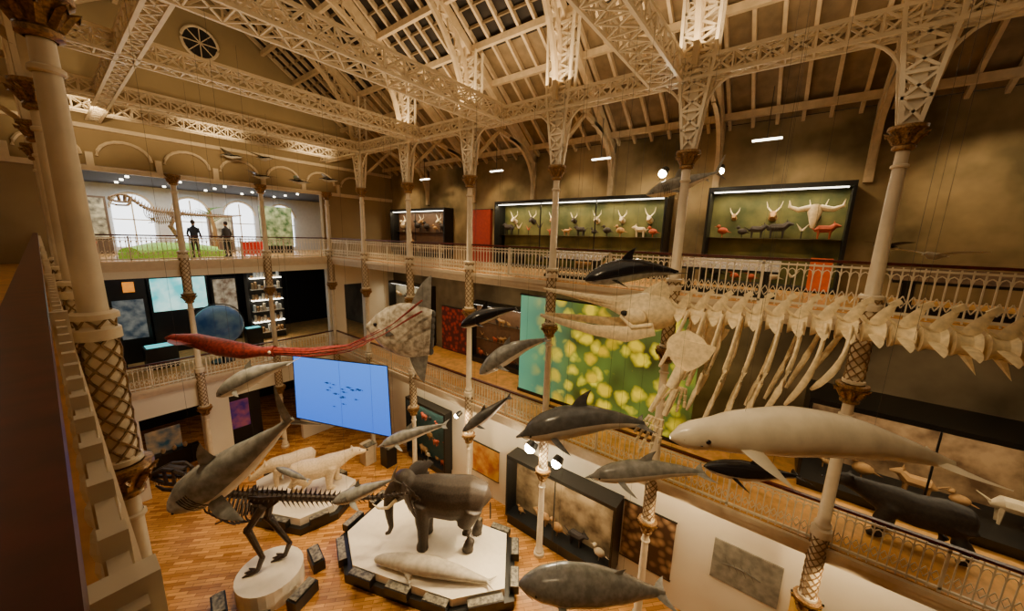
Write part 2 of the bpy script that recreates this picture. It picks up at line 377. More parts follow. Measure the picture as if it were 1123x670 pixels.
# ---------------------------------------------------------------- sea animals
def sea(name,head,tail,prof,top,bot,dors=None,pecs=(.72,.14,.05),fluke=.14,arch=.0,roll=0,vert=False,cut=-.25,g=1,wire=True,eye=True,wz=3.85):
    mb=MB()
    prof=[(a,b*g,c*g) for a,b,c in prof]
    xs=[p[0] for p in prof]
    def cz(x): return arch*math.sin(math.pi*x)
    N=26; pts=[];rad=[]
    for i in range(N+1):
        x=xs[0]+(xs[-1]-xs[0])*i/N
        for a,b in zip(prof[:-1],prof[1:]):
            if a[0]<=x<=b[0]+1e-9:
                u=(x-a[0])/(b[0]-a[0]); u=u*u*(3-2*u)*.4+u*.6
                w=a[1]+(b[1]-a[1])*u;h=a[2]+(b[2]-a[2])*u; break
        pts.append((x,0,cz(x)));rad.append((w,h))
    mb.tube(pts,rad,20,top,mb=bot,cut=cut)
    def R(x):
        i=min(N,max(0,int((x-xs[0])/(xs[-1]-xs[0])*N))); return rad[i]
    if dors:
        px,h,l=dors; z=cz(px)+R(px)[1]*.85
        mb.fin((px+l*.5,0,z),(px-l*.5,0,z*.97),(px-l*.75,0,z+h),l*.09,top,ca=(px+l*.1,0,z+h*.75),cb=(px-l*.35,0,z+h*.35))
    px,pl,pw=pecs
    for sg in (1,-1):
        w,h=R(px); mb.fin((px+pw*.5,sg*w*.8,cz(px)-h*.5),(px-pw*.6,sg*w*.8,cz(px)-h*.5),(px-pl*.75,sg*(w+pl*.75),cz(px)-h*.6-pl*.45),pw*.14,top,ca=(px+pw*.3-pl*.15,sg*(w+pl*.5),cz(px)-h*.6-pl*.1))
    x0=xs[0]
    if vert:
        mb.fin((x0+.05,0,.02),(x0-.0,0,0),(x0-.13,0,fluke),.012,top,ca=(x0+.0,0,fluke*.5),cb=(x0-.03,0,fluke*.3))
        mb.fin((x0+.05,0,-.02),(x0-.0,0,0),(x0-.07,0,-fluke*.65),.012,top,cb=(x0-.01,0,-fluke*.15))
        mb.fin((.22,0,-R(.22)[1]*.8),(.17,0,-R(.17)[1]*.8),(.15,0,-.09),.006,top)
        for k in range(5):
            for sg in (1,-1):
                xg=.8-.018*k; w,h=R(xg); mb.tube([(xg,sg*w*.99*math.cos(a),cz(xg)+h*1.0*math.sin(a)) for a in (-.7,-.35,0,.35,.6)],.003,4,BSKIN)
    else:
        for sg in (1,-1):
            mb.fin((x0+.07,sg*.005,0),(x0-.01,0,0),(x0-.05,sg*fluke,0),.012,top,ca=(x0+.05,sg*fluke*.6,0),cb=(x0-.0,sg*fluke*.35,0))
    if eye:
        ex=.89 if not vert else .93
        w,h=R(ex)
        for sg in (1,-1):
            mb.ell((ex,sg*w*.96,cz(ex)-h*.05),(.009,.006,.009),BSKIN,8,6)
            if not vert: mb.tube([(ex+.015,sg*w*.93,cz(ex)-h*.4),(ex+.05,sg*w*.62,cz(ex)-h*.38),(ex+.075,sg*R(ex+.075)[0]*.9,cz(ex)-R(ex+.075)[1]*.3)],.0025,4,BSKIN)
    mb.xf(frame(head,tail,roll))
    if wire:
        h=V(head);t=V(tail)
        for u in (.3,.75):
            p=t.lerp(h,u); wires(mb,[(p.x,p.y,p.z+.1)],wz)
    return mb.build(name)
DOL=[(0,.008,.02),(.1,.02,.04),(.25,.05,.065),(.45,.088,.1),(.62,.1,.112),(.76,.09,.1),(.86,.066,.075),(.91,.042,.045),(.93,.022,.022),(.97,.016,.014),(1,.006,.006)]
POR=[(0,.008,.02),(.1,.02,.04),(.25,.055,.07),(.45,.1,.115),(.62,.115,.13),(.78,.105,.115),(.9,.075,.08),(.96,.045,.05),(1,.01,.012)]
BEL=[(0,.01,.02),(.08,.02,.035),(.2,.05,.06),(.4,.09,.1),(.6,.105,.118),(.78,.09,.1),(.86,.066,.078),(.92,.06,.07),(.97,.04,.05),(1,.01,.012)]
SHA=[(0,.008,.015),(.1,.018,.025),(.25,.045,.055),(.45,.08,.09),(.65,.1,.11),(.8,.09,.1),(.9,.065,.065),(.97,.03,.025),(1,.006,.006)]
WHA=[(0,.008,.02),(.12,.03,.04),(.3,.07,.08),(.5,.1,.1),(.7,.105,.105),(.85,.085,.08),(.93,.055,.055),(.98,.03,.03),(1,.01,.01)]
sea('hanging_dolphin',(2.2,10.9,-4.1),(3.45,9.5,-3.2),POR,LGREY,WHITE,dors=(.5,.09,.13),arch=.05,g=.9)
sea('hanging_basking_shark',(.95,10.2,-6.15),(2.9,8.25,-4.05),SHA,LGREY,WHITE,dors=(.55,.15,.13),pecs=(.68,.24,.1),fluke=.26,vert=True,arch=-.02,g=1.25,cut=-.45,roll=-.35)
sea('hanging_killer_whale',(8.2,8.4,-2.95),(9.5,7.1,-2.35),POR,BSKIN,WHITE,dors=(.52,.13,.13),arch=.06,cut=-.5)
sea('hanging_dolphin',(8.4,7.7,-4.5),(9.9,6.1,-3.3),POR,LGREY,WHITE,dors=(.5,.09,.13),arch=.08)
sea('hanging_porpoise',(7.8,7.9,-6.4),(8.9,6.8,-5.2),POR,GREY,WHITE,dors=(.5,.08,.12),g=.8)
sea('hanging_dolphin',(6.0,10.1,-7.0),(7.5,8.4,-6.2),DOL,LGREY,WHITE,dors=(.5,.09,.13),arch=.03,g=.8)
sea('hanging_dolphin',(5.9,4.3,-4.35),(7.7,2.1,-4.0),DOL,GREY,WHITE,dors=(.5,.14,.14),arch=.09,fluke=.15,g=1.15,cut=-.1)
sea('hanging_dolphin',(6.8,3.0,-5.25),(8.4,.9,-5.05),DOL,LGREY,WHITE,dors=(.5,.1,.13),arch=.05,g=.85,cut=.05)
sea('hanging_beluga_whale',(5.5,1.1,-2.93),(8.0,-2.35,-3.2),BEL,BELU,BELU,pecs=(.75,.12,.07),fluke=.13,arch=.07,g=.76)
sea('hanging_killer_whale',(7.3,.8,-4.25),(8.5,-.7,-4.45),POR,BSKIN,WHITE,dors=(.5,.1,.12),cut=-.3,g=.8)
sea('hanging_minke_whale',(6.2,4.3,-8.5),(8.5,1.4,-8.75),WHA,LGREY,WHITE,dors=(.35,.06,.08),fluke=.14,arch=.03,g=1.25)
sea('hanging_pilot_whale',(8.2,4.0,-1.0),(9.7,2.2,-.75),POR,BSKIN,LGREY,dors=(.55,.13,.14),arch=.07)
sea('hanging_shark',(4.4,10.1,-8.1),(5.7,8.7,-7.35),SHA,LGREY,WHITE,dors=(.55,.12,.1),pecs=(.68,.18,.08),fluke=.2,vert=True)
sea('hanging_shark',(11.6,3.8,1.4),(13.0,2.1,2.15),SHA,LGREY,WHITE,dors=(.55,.12,.1),pecs=(.68,.18,.08),fluke=.2,vert=True)
sea('hanging_seal',(4.6,15.2,-9.3),(5.4,14.3,-9.9),WHA,LGREY,WHITE,fluke=.1)
# sunfish
mb=MB()
pts=[];rad=[]
for i in range(15):
    x=i/14
    prof=[(0,.36),(.1,.40),(.3,.44),(.5,.42),(.7,.34),(.85,.22),(.95,.1),(1,.04)]
    for a,b in zip(prof[:-1],prof[1:]):
        if a[0]<=x<=b[0]: r=a[1]+(b[1]-a[1])*(x-a[0])/(b[0]-a[0])
    pts.append((x,0,0)); rad.append((.05+.09*math.sin(math.pi*min(1,x*.9+.08)),r))
mb.tube(pts,rad,20,SUN)
mb.fin((.34,0,.36),(.02,0,.33),(.04,0,.9),.03,LGREY,ca=(.26,0,.75)); mb.fin((.34,0,-.36),(.02,0,-.33),(.06,0,-.84),.03,LGREY,ca=(.24,0,-.7))
for k in range(7): mb.ell((-.01,0,-.3+.1*k),(.05,.02,.065),GREY,8,6)
for sg in (1,-1):
    mb.ell((.84,sg*.1,.07),(.03,.02,.03),BSKIN,8,6); mb.fin((.66,sg*.13,.04),(.66,sg*.13,-.1),(.52,sg*.18,-.03),.01,GREY)
mb.tube([(.99,0,0),(1.02,0,0)],[(.02,.035),(.012,.02)],8,BSKIN)
mb.xf(frame((6.35,10.95,-3.05),(7.6,9.2,-3.2))); wires(mb,[(6.9,10.1,-2.4)]); mb.build('hanging_ocean_sunfish')
# giant squid
mb=MB()
H=[V((2.1,14.7,-3.3)),V((2.5,14.1,-3.35)),V((2.95,13.4,-3.52)),V((3.4,12.8,-3.62)),V((3.7,12.4,-3.62)),V((3.95,12.1,-3.6))]
mb.tube([V((1.95,14.85,-3.3))]+H,[.02,.12,.22,.27,.24,.14,.17],16,SQ)
d=(H[2]-H[0]).normalized(); sd=d.cross(V((0,0,1))).normalized()
for sg in (1,-1): mb.fin(H[0]+d*.05,H[1]+d*.35,H[1]+sd*sg*.55-d*.05,.03,SQ,ca=H[0]+sd*sg*.4)
for sg in (1,-1): mb.ell(H[5]+sd*sg*.14-d*.05,(.06,.06,.06),WHITE,8,6)
path=[V((3.95,12.1,-3.6)),V((4.6,11.3,-3.62)),V((5.4,10.4,-3.45)),V((6.2,9.5,-2.9)),V((6.9,8.75,-2.2))]
for k in range(10):
    ph=k*2*math.pi/10; ln=1.0 if k in (2,7) else random.uniform(.5,.8); P=[];Rr=[]
    for i in range(15):
        u=i/14*ln; q=u*4; j=min(3,int(q)); c=path[j].lerp(path[j+1],q-j)
        sp=.09+.12*math.sin(u*5+k)*u+.06*u; P.append(c+V((math.cos(ph)*sp*.6,math.cos(ph)*sp*.6,math.sin(ph)*sp*1.1))); Rr.append(.036*(1-i/15)+.008 if ln<1 else (.016 if i<12 else .04-.01*abs(13-i)))
    mb.tube(P,Rr,7,SQ)
wires(mb,[(2.9,13.5,-3.3),(5.4,10.4,-3.1)]); mb.build('hanging_giant_squid')
# ---------------------------------------------------------------- whale skeleton
mb=MB(); X=9.0
def spz(y): return -1.64+ (.12 if y<-1 else .12*max(0,(1.8-y))/2.8)
y=1.9;i=0
while y>-8.5:
    z=spz(y); r=.155+.012*min(4,max(0,1.9-y))
    mb.lathe(0,0,[(0.01,-.15),(r*1.08,-.14),(r*.78,-.06),(r*.76,.06),(r*1.08,.14),(.01,.15)],14,BONE)
    st=len(mb.v)-14*6; mb.xf(Matrix.Translation(V((X,y,z)))@Matrix.Rotation(math.radians(90),4,'X'),st)
    mb.fin((X,y+.09,z+r*.8),(X,y-.1,z+r*.8),(X,y-.24,z+r+.44),.03,BONE,ca=(X,y+.04,z+r+.2),cb=(X,y-.22,z+r+.15))
    mb.beam((X,y-.15,z+r+.33),(X,y-.27,z+r+.43),.05,.1,BONE)
    for sg in (1,-1): mb.fin((X+sg*.03,y+.16,z+r*1.1),(X+sg*.03,y+.02,z+r*.9),(X+sg*.09,y+.26,z+r+.16),.02,BONE)
    tl=.36 if y<-.2 else .22
    for sg in (1,-1): mb.fin((X+sg*r*.8,y+.08,z),(X+sg*r*.8,y-.09,z),(X+sg*(r+tl),y-.04,z-.16),.022,BONE,ca=(X+sg*(r+tl*.8),y+.1,z-.02),cb=(X+sg*(r+tl*.8),y-.14,z-.06))
    if y<-2.2: mb.fin((X,y+.05,z-r*.8),(X,y-.1,z-r*.8),(X,y-.2,z-r-.28),.025,BONE)
    y-=.36;i+=1
for i in range(9):
    y=1.7-i*.34; z=spz(y)
    Lr=[1.3,1.9,2.2,2.4,2.35,2.2,1.95,1.6,1.2][i]
    for sg in (1,-1):
        pts=[(X+sg*(.14+.6*math.sin(min(math.pi*.78*t,2.5))),y+.4*t*t,z+.08-Lr*(t**1.2)) for t in [k/10 for k in range(11)]]
        mb.tube(pts,[.05]+[(.038,.06)]*9+[.03],7,BONE)
# skull
sk=[(2.0,.18,.22),(2.3,.5,.42),(2.7,.6,.46),(3.1,.46,.32),(3.6,.3,.17),(4.4,.2,.1),(5.2,.12,.06),(5.7,.04,.03)]
mb.tube([(X,a,-1.72+.07*(a-2)) for a,b,c in sk],[(b,c) for a,b,c in sk],14,BONE)
mb.fin((X,2.9,-1.4),(X,2.2,-1.4),(X,2.35,-.9),.25,BONE,ca=(X,2.9,-1.2),cb=(X,2.1,-1.1))
for sg in (1,-1):
    mb.fin((X+sg*.3,3.4,-1.6),(X+sg*.45,2.8,-1.5),(X+sg*.12,5.5,-1.5),.05,BONE)
    mb.tube([(X+sg*.55,2.3,-2.0),(X+sg*.72,2.9,-2.2),(X+sg*.62,3.8,-2.27),(X+sg*.4,4.8,-2.27),(X+sg*.12,5.7,-2.25)],[(.05,.16),(.06,.2),(.05,.14),(.045,.1),(.03,.05)],10,BONE)
    mb.ell((X+sg*.6,2.75,-1.75),(.15,.28,.2),BONE,10,8); mb.ell((X+sg*.68,2.98,-1.7),(.07,.1,.07),DARK,8,6)
    mb.tube([(X+sg*.55,3.1,-1.8),(X+sg*.72,2.75,-2.0),(X+sg*.6,2.35,-1.9)],[.05,.06,.06],8,BONE)
# scapula and flippers
for sg in (1,-1):
    xx=X+sg*.95
    mb.fin((xx,1.75,-2.0),(xx,.95,-2.05),(xx,1.5,-2.75),.045,BONE,ca=(xx,2.05,-2.4),cb=(xx,1.05,-2.5))
    mb.fin((xx,1.85,-2.45),(xx,1.15,-2.35),(xx,1.5,-1.8),.035,BONE,ca=(xx,2.05,-1.95),cb=(xx,.95,-1.95))
    mb.tube([(xx,1.55,-2.65),(xx+sg*.08,1.7,-3.1)],[.12,.11],10,BONE)
    for dy in (-.1,.1): mb.tube([(xx+sg*.08,1.7+dy,-3.1),(xx+sg*.14,1.9+dy*1.5,-3.75)],[.07,.055],8,BONE)
    for k in range(5):
        a=-.35+.17*k
        for j in range([3,4,5,4,3][k]):
            r0=.06+j*.2; c=V((xx+sg*(.16+.02*j),1.9+(k-2)*.06,-3.8)); dr=V((0,.3+a*.9,-1)).normalized()
            mb.tube([c+dr*r0,c+dr*(r0+.16)],[.042,.036],6,BONE)
for yy in (4.5,2.3,.3,-1.8,-4): wires(mb,[(X-.3,yy,-1.5),(X+.3,yy,-1.5)])
mb.build('hanging_whale_skeleton')
# ---------------------------------------------------------------- remeshed land animals
def remesh(ob,vox,sm=6):
    r=ob.modifiers.new('r','REMESH'); r.mode='VOXEL'; r.voxel_size=vox; r.use_smooth_shade=True
    s_=ob.modifiers.new('s','SMOOTH'); s_.iterations=sm; s_.factor=.5
def empty(name,pos):
    e=bpy.data.objects.new(name,None); COL.objects.link(e); e.location=pos; e.empty_display_size=.2; return e
def animal(name,pos,ang,sc,fn,m,vox=.035):
    M=heading(pos,ang,sc); mb=MB(); ex=MB(); fn(mb,ex,m); mb.xf(M); ex.xf(M)
    e=empty(name,(0,0,0))
    b=mb.build('body',True,e); remesh(b,vox*sc)
    if ex.v: ex.build('details',True,e)
    return e
def f_ele(mb,ex,m):
    mb.tube([(-1.45,0,1.75),(-1.3,0,1.9),(-.9,0,1.95),(-.2,0,1.88),(.5,0,1.95),(1.0,0,2.1),(1.35,0,2.25)],[(.2,.3),(.5,.6),(.66,.76),(.72,.82),(.66,.8),(.48,.66),(.34,.5)],18,m)
    for sg in (1,-1):
        mb.tube([(.8,sg*.36,1.9),(.85,sg*.4,1.2),(.83,sg*.4,.85),(.84,sg*.4,.3),(.87,sg*.4,.12),(.87,sg*.4,0)],[.36,.27,.22,.19,.22,.23],12,m)
        fx=.12*sg
        mb.tube([(-.95,sg*.34,1.8),(-.82+fx,sg*.4,1.1),(-.9+fx,sg*.4,.8),(-1.02+fx,sg*.4,.4),(-.95+fx,sg*.4,.14),(-.95+fx,sg*.4,0)],[.44,.3,.22,.18,.2,.22],12,m)
        mb.fin((1.55,sg*.4,2.8),(1.5,sg*.4,2.0),(.8,sg*1.05,1.7),.07,m,ca=(1.05,sg*1.25,3.15),cb=(1.2,sg*.7,1.5))
        mb.fin((1.5,sg*.4,2.75),(1.5,sg*.42,2.1),(.65,sg*1.05,2.6),.07,m,ca=(1.05,sg*1.05,3.1),cb=(.9,sg*.9,1.9))
        ex.tube([(1.85,sg*.2,1.85),(2.15,sg*.26,1.55),(2.5,sg*.24,1.5),(2.75,sg*.2,1.65)],[.07,.06,.045,.012],8,BONE)
        ex.ell((1.85,sg*.36,2.3),(.04,.03,.04),BSKIN,8,6)
    mb.ell((1.6,0,2.42),(.46,.42,.52),m,14,10)
    mb.tube([(1.85,0,2.3),(2.12,0,1.95),(2.22,0,1.45),(2.2,0,.95),(2.15,0,.5),(2.25,0,.25),(2.4,0,.2)],[.32,.25,.19,.14,.1,.085,.07],12,m)
    mb.tube([(1.6,0,2.05),(1.9,0,1.75),(2.0,0,1.6)],[.26,.16,.07],10,m)
    mb.tube([(-1.42,0,2.1),(-1.6,0,1.7),(-1.62,0,1.0)],[.07,.045,.04],6,m)
ea=math.atan2(2.4,-1.8)
animal('african_elephant',(8.05,8.95,-11.44),ea,1.0,f_ele,ELE,.04)
def f_bear(mb,ex,m):
    mb.tube([(-.85,0,.95),(-.75,0,.98),(-.4,0,.98),(.1,0,.92),(.5,0,.98),(.85,0,1.05),(1.15,0,1.15),(1.4,0,1.2)],[(.15,.18),(.33,.36),(.4,.42),(.38,.4),(.36,.4),(.28,.32),(.2,.23),(.18,.18)],14,m)
    mb.tube([(1.35,0,1.22),(1.55,0,1.2),(1.75,0,1.13),(1.88,0,1.1)],[(.19,.19),(.16,.16),(.1,.1),(.07,.07)],12,m)
    for sg in (1,-1):
        o=.15*sg
        mb.tube([(.55,sg*.2,.95),(.6+o,sg*.24,.5),(.58+o,sg*.24,.1),(.7+o,sg*.24,.08),(.8+o,sg*.24,.07)],[.22,.15,.12,.08,.07],10,m)
        mb.tube([(-.6,sg*.2,.9),(-.45-o,sg*.24,.55),(-.7-o,sg*.24,.28),(-.64-o,sg*.24,.09),(-.46-o,sg*.24,.07)],[.28,.19,.12,.09,.07],10,m)
        mb.ell((1.36,sg*.14,1.4),(.04,.05,.06),m,8,6); ex.ell((1.62,sg*.11,1.27),(.02,.02,.02),BSKIN,6,5)
    ex.ell((1.93,0,1.12),(.04,.04,.03),BSKIN,8,6)
PB=mat('polar_fur',(.74,.58,.36),.8,var=.12,scale=14,bump=.4)
animal('polar_bear',(6.2,15.6,-11.46),math.radians(-20),1.15,f_bear,PB)
BBR=mat('brown_black_fur',(.02,.013,.009),.7,var=.4,scale=14,bump=.4)
def f_rhino(mb,ex,m):
    mb.tube([(-1.2,0,1.05),(-1.05,0,1.1),(-.5,0,1.05),(.1,0,1.0),(.6,0,1.1),(1.0,0,1.2),(1.3,0,1.1)],[(.2,.25),(.42,.5),(.52,.58),(.52,.56),(.46,.52),(.34,.4),(.24,.3)],14,m)
    mb.tube([(1.25,0,1.15),(1.6,0,.95),(1.95,0,.75),(2.1,0,.7)],[(.24,.28),(.2,.22),(.16,.16),(.1,.1)],12,m)
    ex.tube([(1.98,0,.85),(2.1,0,1.1),(2.12,0,1.35)],[.09,.06,.01],8,BONE); ex.tube([(1.75,0,.98),(1.8,0,1.15),(1.8,0,1.25)],[.07,.04,.01],8,BONE)
    for sg in (1,-1):
        o=.1*sg
        mb.tube([(.7,sg*.26,1.0),(.75+o,sg*.3,.5),(.75+o,sg*.3,.12),(.77+o,sg*.3,0)],[.26,.16,.13,.15],10,m)
        mb.tube([(-.8,sg*.26,1.0),(-.7-o,sg*.3,.6),(-.88-o,sg*.3,.35),(-.82-o,sg*.3,0)],[.32,.2,.13,.15],10,m)
        mb.tube([(1.3,sg*.15,1.35),(1.28,sg*.2,1.55)],[.06,.03],8,m)
animal('white_rhinoceros',(5.9,17.3,-11.46),math.radians(165),.8,f_rhino,PB)
def f_seal(mb,ex,m):
    mb.tube([(-2.1,0,.15),(-1.7,0,.18),(-1.0,0,.25),(0,0,.32),(.9,0,.32),(1.5,0,.28),(1.9,0,.24),(2.2,0,.18)],[(.08,.06),(.16,.11),(.28,.2),(.37,.3),(.36,.3),(.27,.23),(.2,.18),(.1,.1)],16,m)
    for sg in (1,-1):
        mb.fin((1.0,sg*.28,.2),(.6,sg*.28,.16),(.4,sg*.8,.05),.05,m); mb.fin((-1.9,0,.14),(-2.15,0,.12),(-2.6,sg*.45,.1),.05,m)
animal('stranded_dugong',(6.75,8.35,-11.45),math.radians(118),.95,f_seal,mat('dugong_skin',(.46,.41,.33),.5,var=.15))
# ---------------------------------------------------------------- theropod skeleton
def theropod(name,hip,ang,sc,m,foot,H=0):
    mb=MB()
    sp=[(-4.4,.15),(-3.4,.0),(-2.4,-.02),(-1.4,.0),(-.6,.02),(0,.05),(.6,.08),(1.2,.15),(1.7,.35),(2.05,.7),(2.3,.85)]
    def spt(x):
        for a,b in zip(sp[:-1],sp[1:]):
            if a[0]<=x<=b[0]: return a[1]+(b[1]-a[1])*(x-a[0])/(b[0]-a[0])
        return sp[-1][1]
    x=-4.4
    while x<2.25:
        k=min(1,(x+4.6)/3.4) if x<0 else 1; r=.035+.085*k; z=spt(x)
        mb.tube([(x,0,z),(x+.12,0,spt(x+.12))],[r,r],8,m)
        mb.fin((x+.1,0,z+r*.7),(x-.01,0,z+r*.7),(x-.05,0,z+r+.24*k+.04),.025,m)
        for sg in (1,-1): mb.fin((x+.09,sg*r*.7,z),(x,sg*r*.7,z),(x-.02,sg*(r+.14*k+.02),z),.02,m)
        if x<-.5: mb.fin((x+.09,0,z-r*.7),(x,0,z-r*.7),(x-.1,0,z-r-.3*k),.02,m)
        x+=.15
    for i in range(11):
        x=.45+i*.12
        for sg in (1,-1):
            L=.95-.04*abs(i-5)
            mb.tube([(x-.12*t,sg*(.06+.38*math.sin(math.pi*.9*t)),spt(x)-L*t) for t in [k/8 for k in range(9)]],.026,5,m)
    for sg in (1,-1):
        mb.fin((.5,sg*.14,.15),(-.55,sg*.14,.15),(0,sg*.17,-.35),.05,m,ca=(.5,sg*.14,-.1),cb=(-.5,sg*.14,-.1))
        mb.tube([(.05,sg*.18,-.15),(.3,sg*.2,-.15),(.25,sg*.2,-.25)],[.05,.05,.05],6,m)
        fx=foot[0] if sg>0 else foot[1]
        kn=(fx*.5+.35,sg*.28,-.95); an=(fx-.15,sg*.28,-1.95); mt=(fx+.05,sg*.28,-2.45)
        mb.tube([(0,sg*.2,-.15),kn],[.13,.1],8,m); mb.ell(kn,(.14,.12,.14),m,8,6)
        mb.tube([kn,an],[.11,.07],8,m); mb.tube([(kn[0]-.08,kn[1]+.08*sg,kn[2]),an],[.04,.03],6,m)
        mb.tube([an,mt],[.09,.07],8,m)
        for a in (-.4,0,.4): mb.tube([mt,(mt[0]+.25*math.cos(a),mt[1]+.25*math.sin(a),-2.52),(mt[0]+.42*math.cos(a),mt[1]+.42*math.sin(a),-2.55)],[.065,.05,.02],6,m)
        mb.tube([(1.35,sg*.2,-.35),(1.3,sg*.24,-.65),(1.5,sg*.24,-.75)],[.035,.03,.025],6,m)
    mb.fin((.15,0,-.2),(-.1,0,-.2),(.35,0,-.85),.04,m)
    for sg in (1,-1):
        P=[(2.3,sg*.16,.95),(2.55,sg*.2,1.1),(2.9,sg*.15,1.1),(3.3,sg*.08,.9),(3.35,sg*.06,.72),(2.9,sg*.16,.62),(2.4,sg*.2,.62)]
        for a,b in zip(P,P[1:]+P[:1]): mb.tube([a,b],.06,6,m)
        mb.tube([(2.55,sg*.2,1.1),(2.6,sg*.19,.62)],.05,6,m); mb.tube([(2.9,sg*.15,1.1),(2.85,sg*.16,.62)],.05,6,m)
        mb.tube([(2.35,sg*.18,.58),(2.5,sg*.18,.4),(3.0,sg*.12,.38),(3.3,sg*.04,.46)],[.04,.06,.055,.03],7,m)
        for k in range(8): mb.tube([(2.7+k*.08,sg*.12,.62),(2.69+k*.08,sg*.12,.52)],[.018,.004],5,BONE)
    mb.tube([(2.4,0,1.02),(2.9,0,1.1),(3.3,0,.88)],[(.16,.05),(.12,.05),(.07,.05)],8,m)
    mb.xf(heading(hip,ang,sc)); return mb.build(name)
theropod('tyrannosaurus_skeleton',(3.5,12.75,-8.72),math.atan2(.77,-.64),1.04,DBONE,(.3,-.25))
theropod('dinosaur_skeleton',(4.3,24.6,.72),math.radians(188),.66,MBONE,(.25,-.2))
# ---------------------------------------------------------------- platforms
mb=MB()
PL=[(5.5,9.5),(5.0,10.9),(5.7,12.6),(8.4,13.3),(10.0,7.2),(8.0,5.7),(6.5,6.9)]
c=V((7.4,9.4))
mb.prism(PL,FG,-11.75,BLK,BLK); mb.prism([tuple(c+(V(p)-c)*.9) for p in PL],-11.75,-11.45,PLATW,PLATW)
LP=mat('label_panel',(.06,.055,.05),.4,c2=(.3,.27,.2),scale=9)
for a,b in zip(PL,PL[1:]+PL[:1]):
    a=V(a);b=V(b);n=max(1,int((b-a).length/1.1))
    for k in range(n):
        p=a.lerp(b,(k+.2)/n);q=a.lerp(b,(k+.8)/n); mb.beam((p.x,p.y,-11.62),(q.x,q.y,-11.62),.3,.3,BLK)
        mb.beam((p.x,p.y,-11.46),(q.x,q.y,-11.46),.24,.02,LP)
mb.build('elephant_display_platform',False)
mb=MB()
PX,PY=3.35,12.7
n=28; circ=[(PX+1.0*math.cos(2*math.pi*k/n),PY+1.0*math.sin(2*math.pi*k/n)) for k in range(n)]
mb.prism(circ,FG,-11.4,PLATW,PLATW)
for k in range(4):
    t=math.radians(170+k*60); cx,cy=PX+1.4*math.cos(t),PY+1.4*math.sin(t)
    u=V((-math.sin(t),math.cos(t),0)); mb.beam(V((cx,cy,-11.9))-u*.45,V((cx,cy,-11.9))+u*.45,.4,.4,BLK); mb.beam(V((cx,cy,-11.65))-u*.4,V((cx,cy,-11.65))+u*.4,.3,.03,LP)
mb.build('dinosaur_display_plinth',False)
mb=MB()
PB2=[(3.9,16.2),(4.6,18.6),(6.9,19.0),(7.9,14.8),(6.3,13.9),(4.9,14.2)]
c=V((5.8,16.2)); mb.prism(PB2,FG,-11.8,BLK,BLK); mb.prism([tuple(c+(V(p)-c)*.9) for p in PB2],-11.8,-11.47,PLATW,PLATW)
for a,b in zip(PB2,PB2[1:]+PB2[:1]):
    a=V(a);b=V(b);p=a.lerp(b,.25);q=a.lerp(b,.75); mb.beam((p.x,p.y,-11.65),(q.x,q.y,-11.65),.25,.3,BLK); mb.beam((p.x,p.y,-11.49),(q.x,q.y,-11.49),.2,.02,LP)
mb.build('mammal_display_platform',False)
for k,(x,y) in enumerate(((9.3,16.6),(9.9,15.6))):
    mb=MB(); mb.box((x-.3,y-.3,FG),(x+.3,y+.3,FG+1.1),CREAM if k==0 else BLK); mb.beam((x-.28,y-.2,FG+1.12),(x+.28,y-.2,FG+1.12),.4,.05,LP); mb.build('information_kiosk',False)
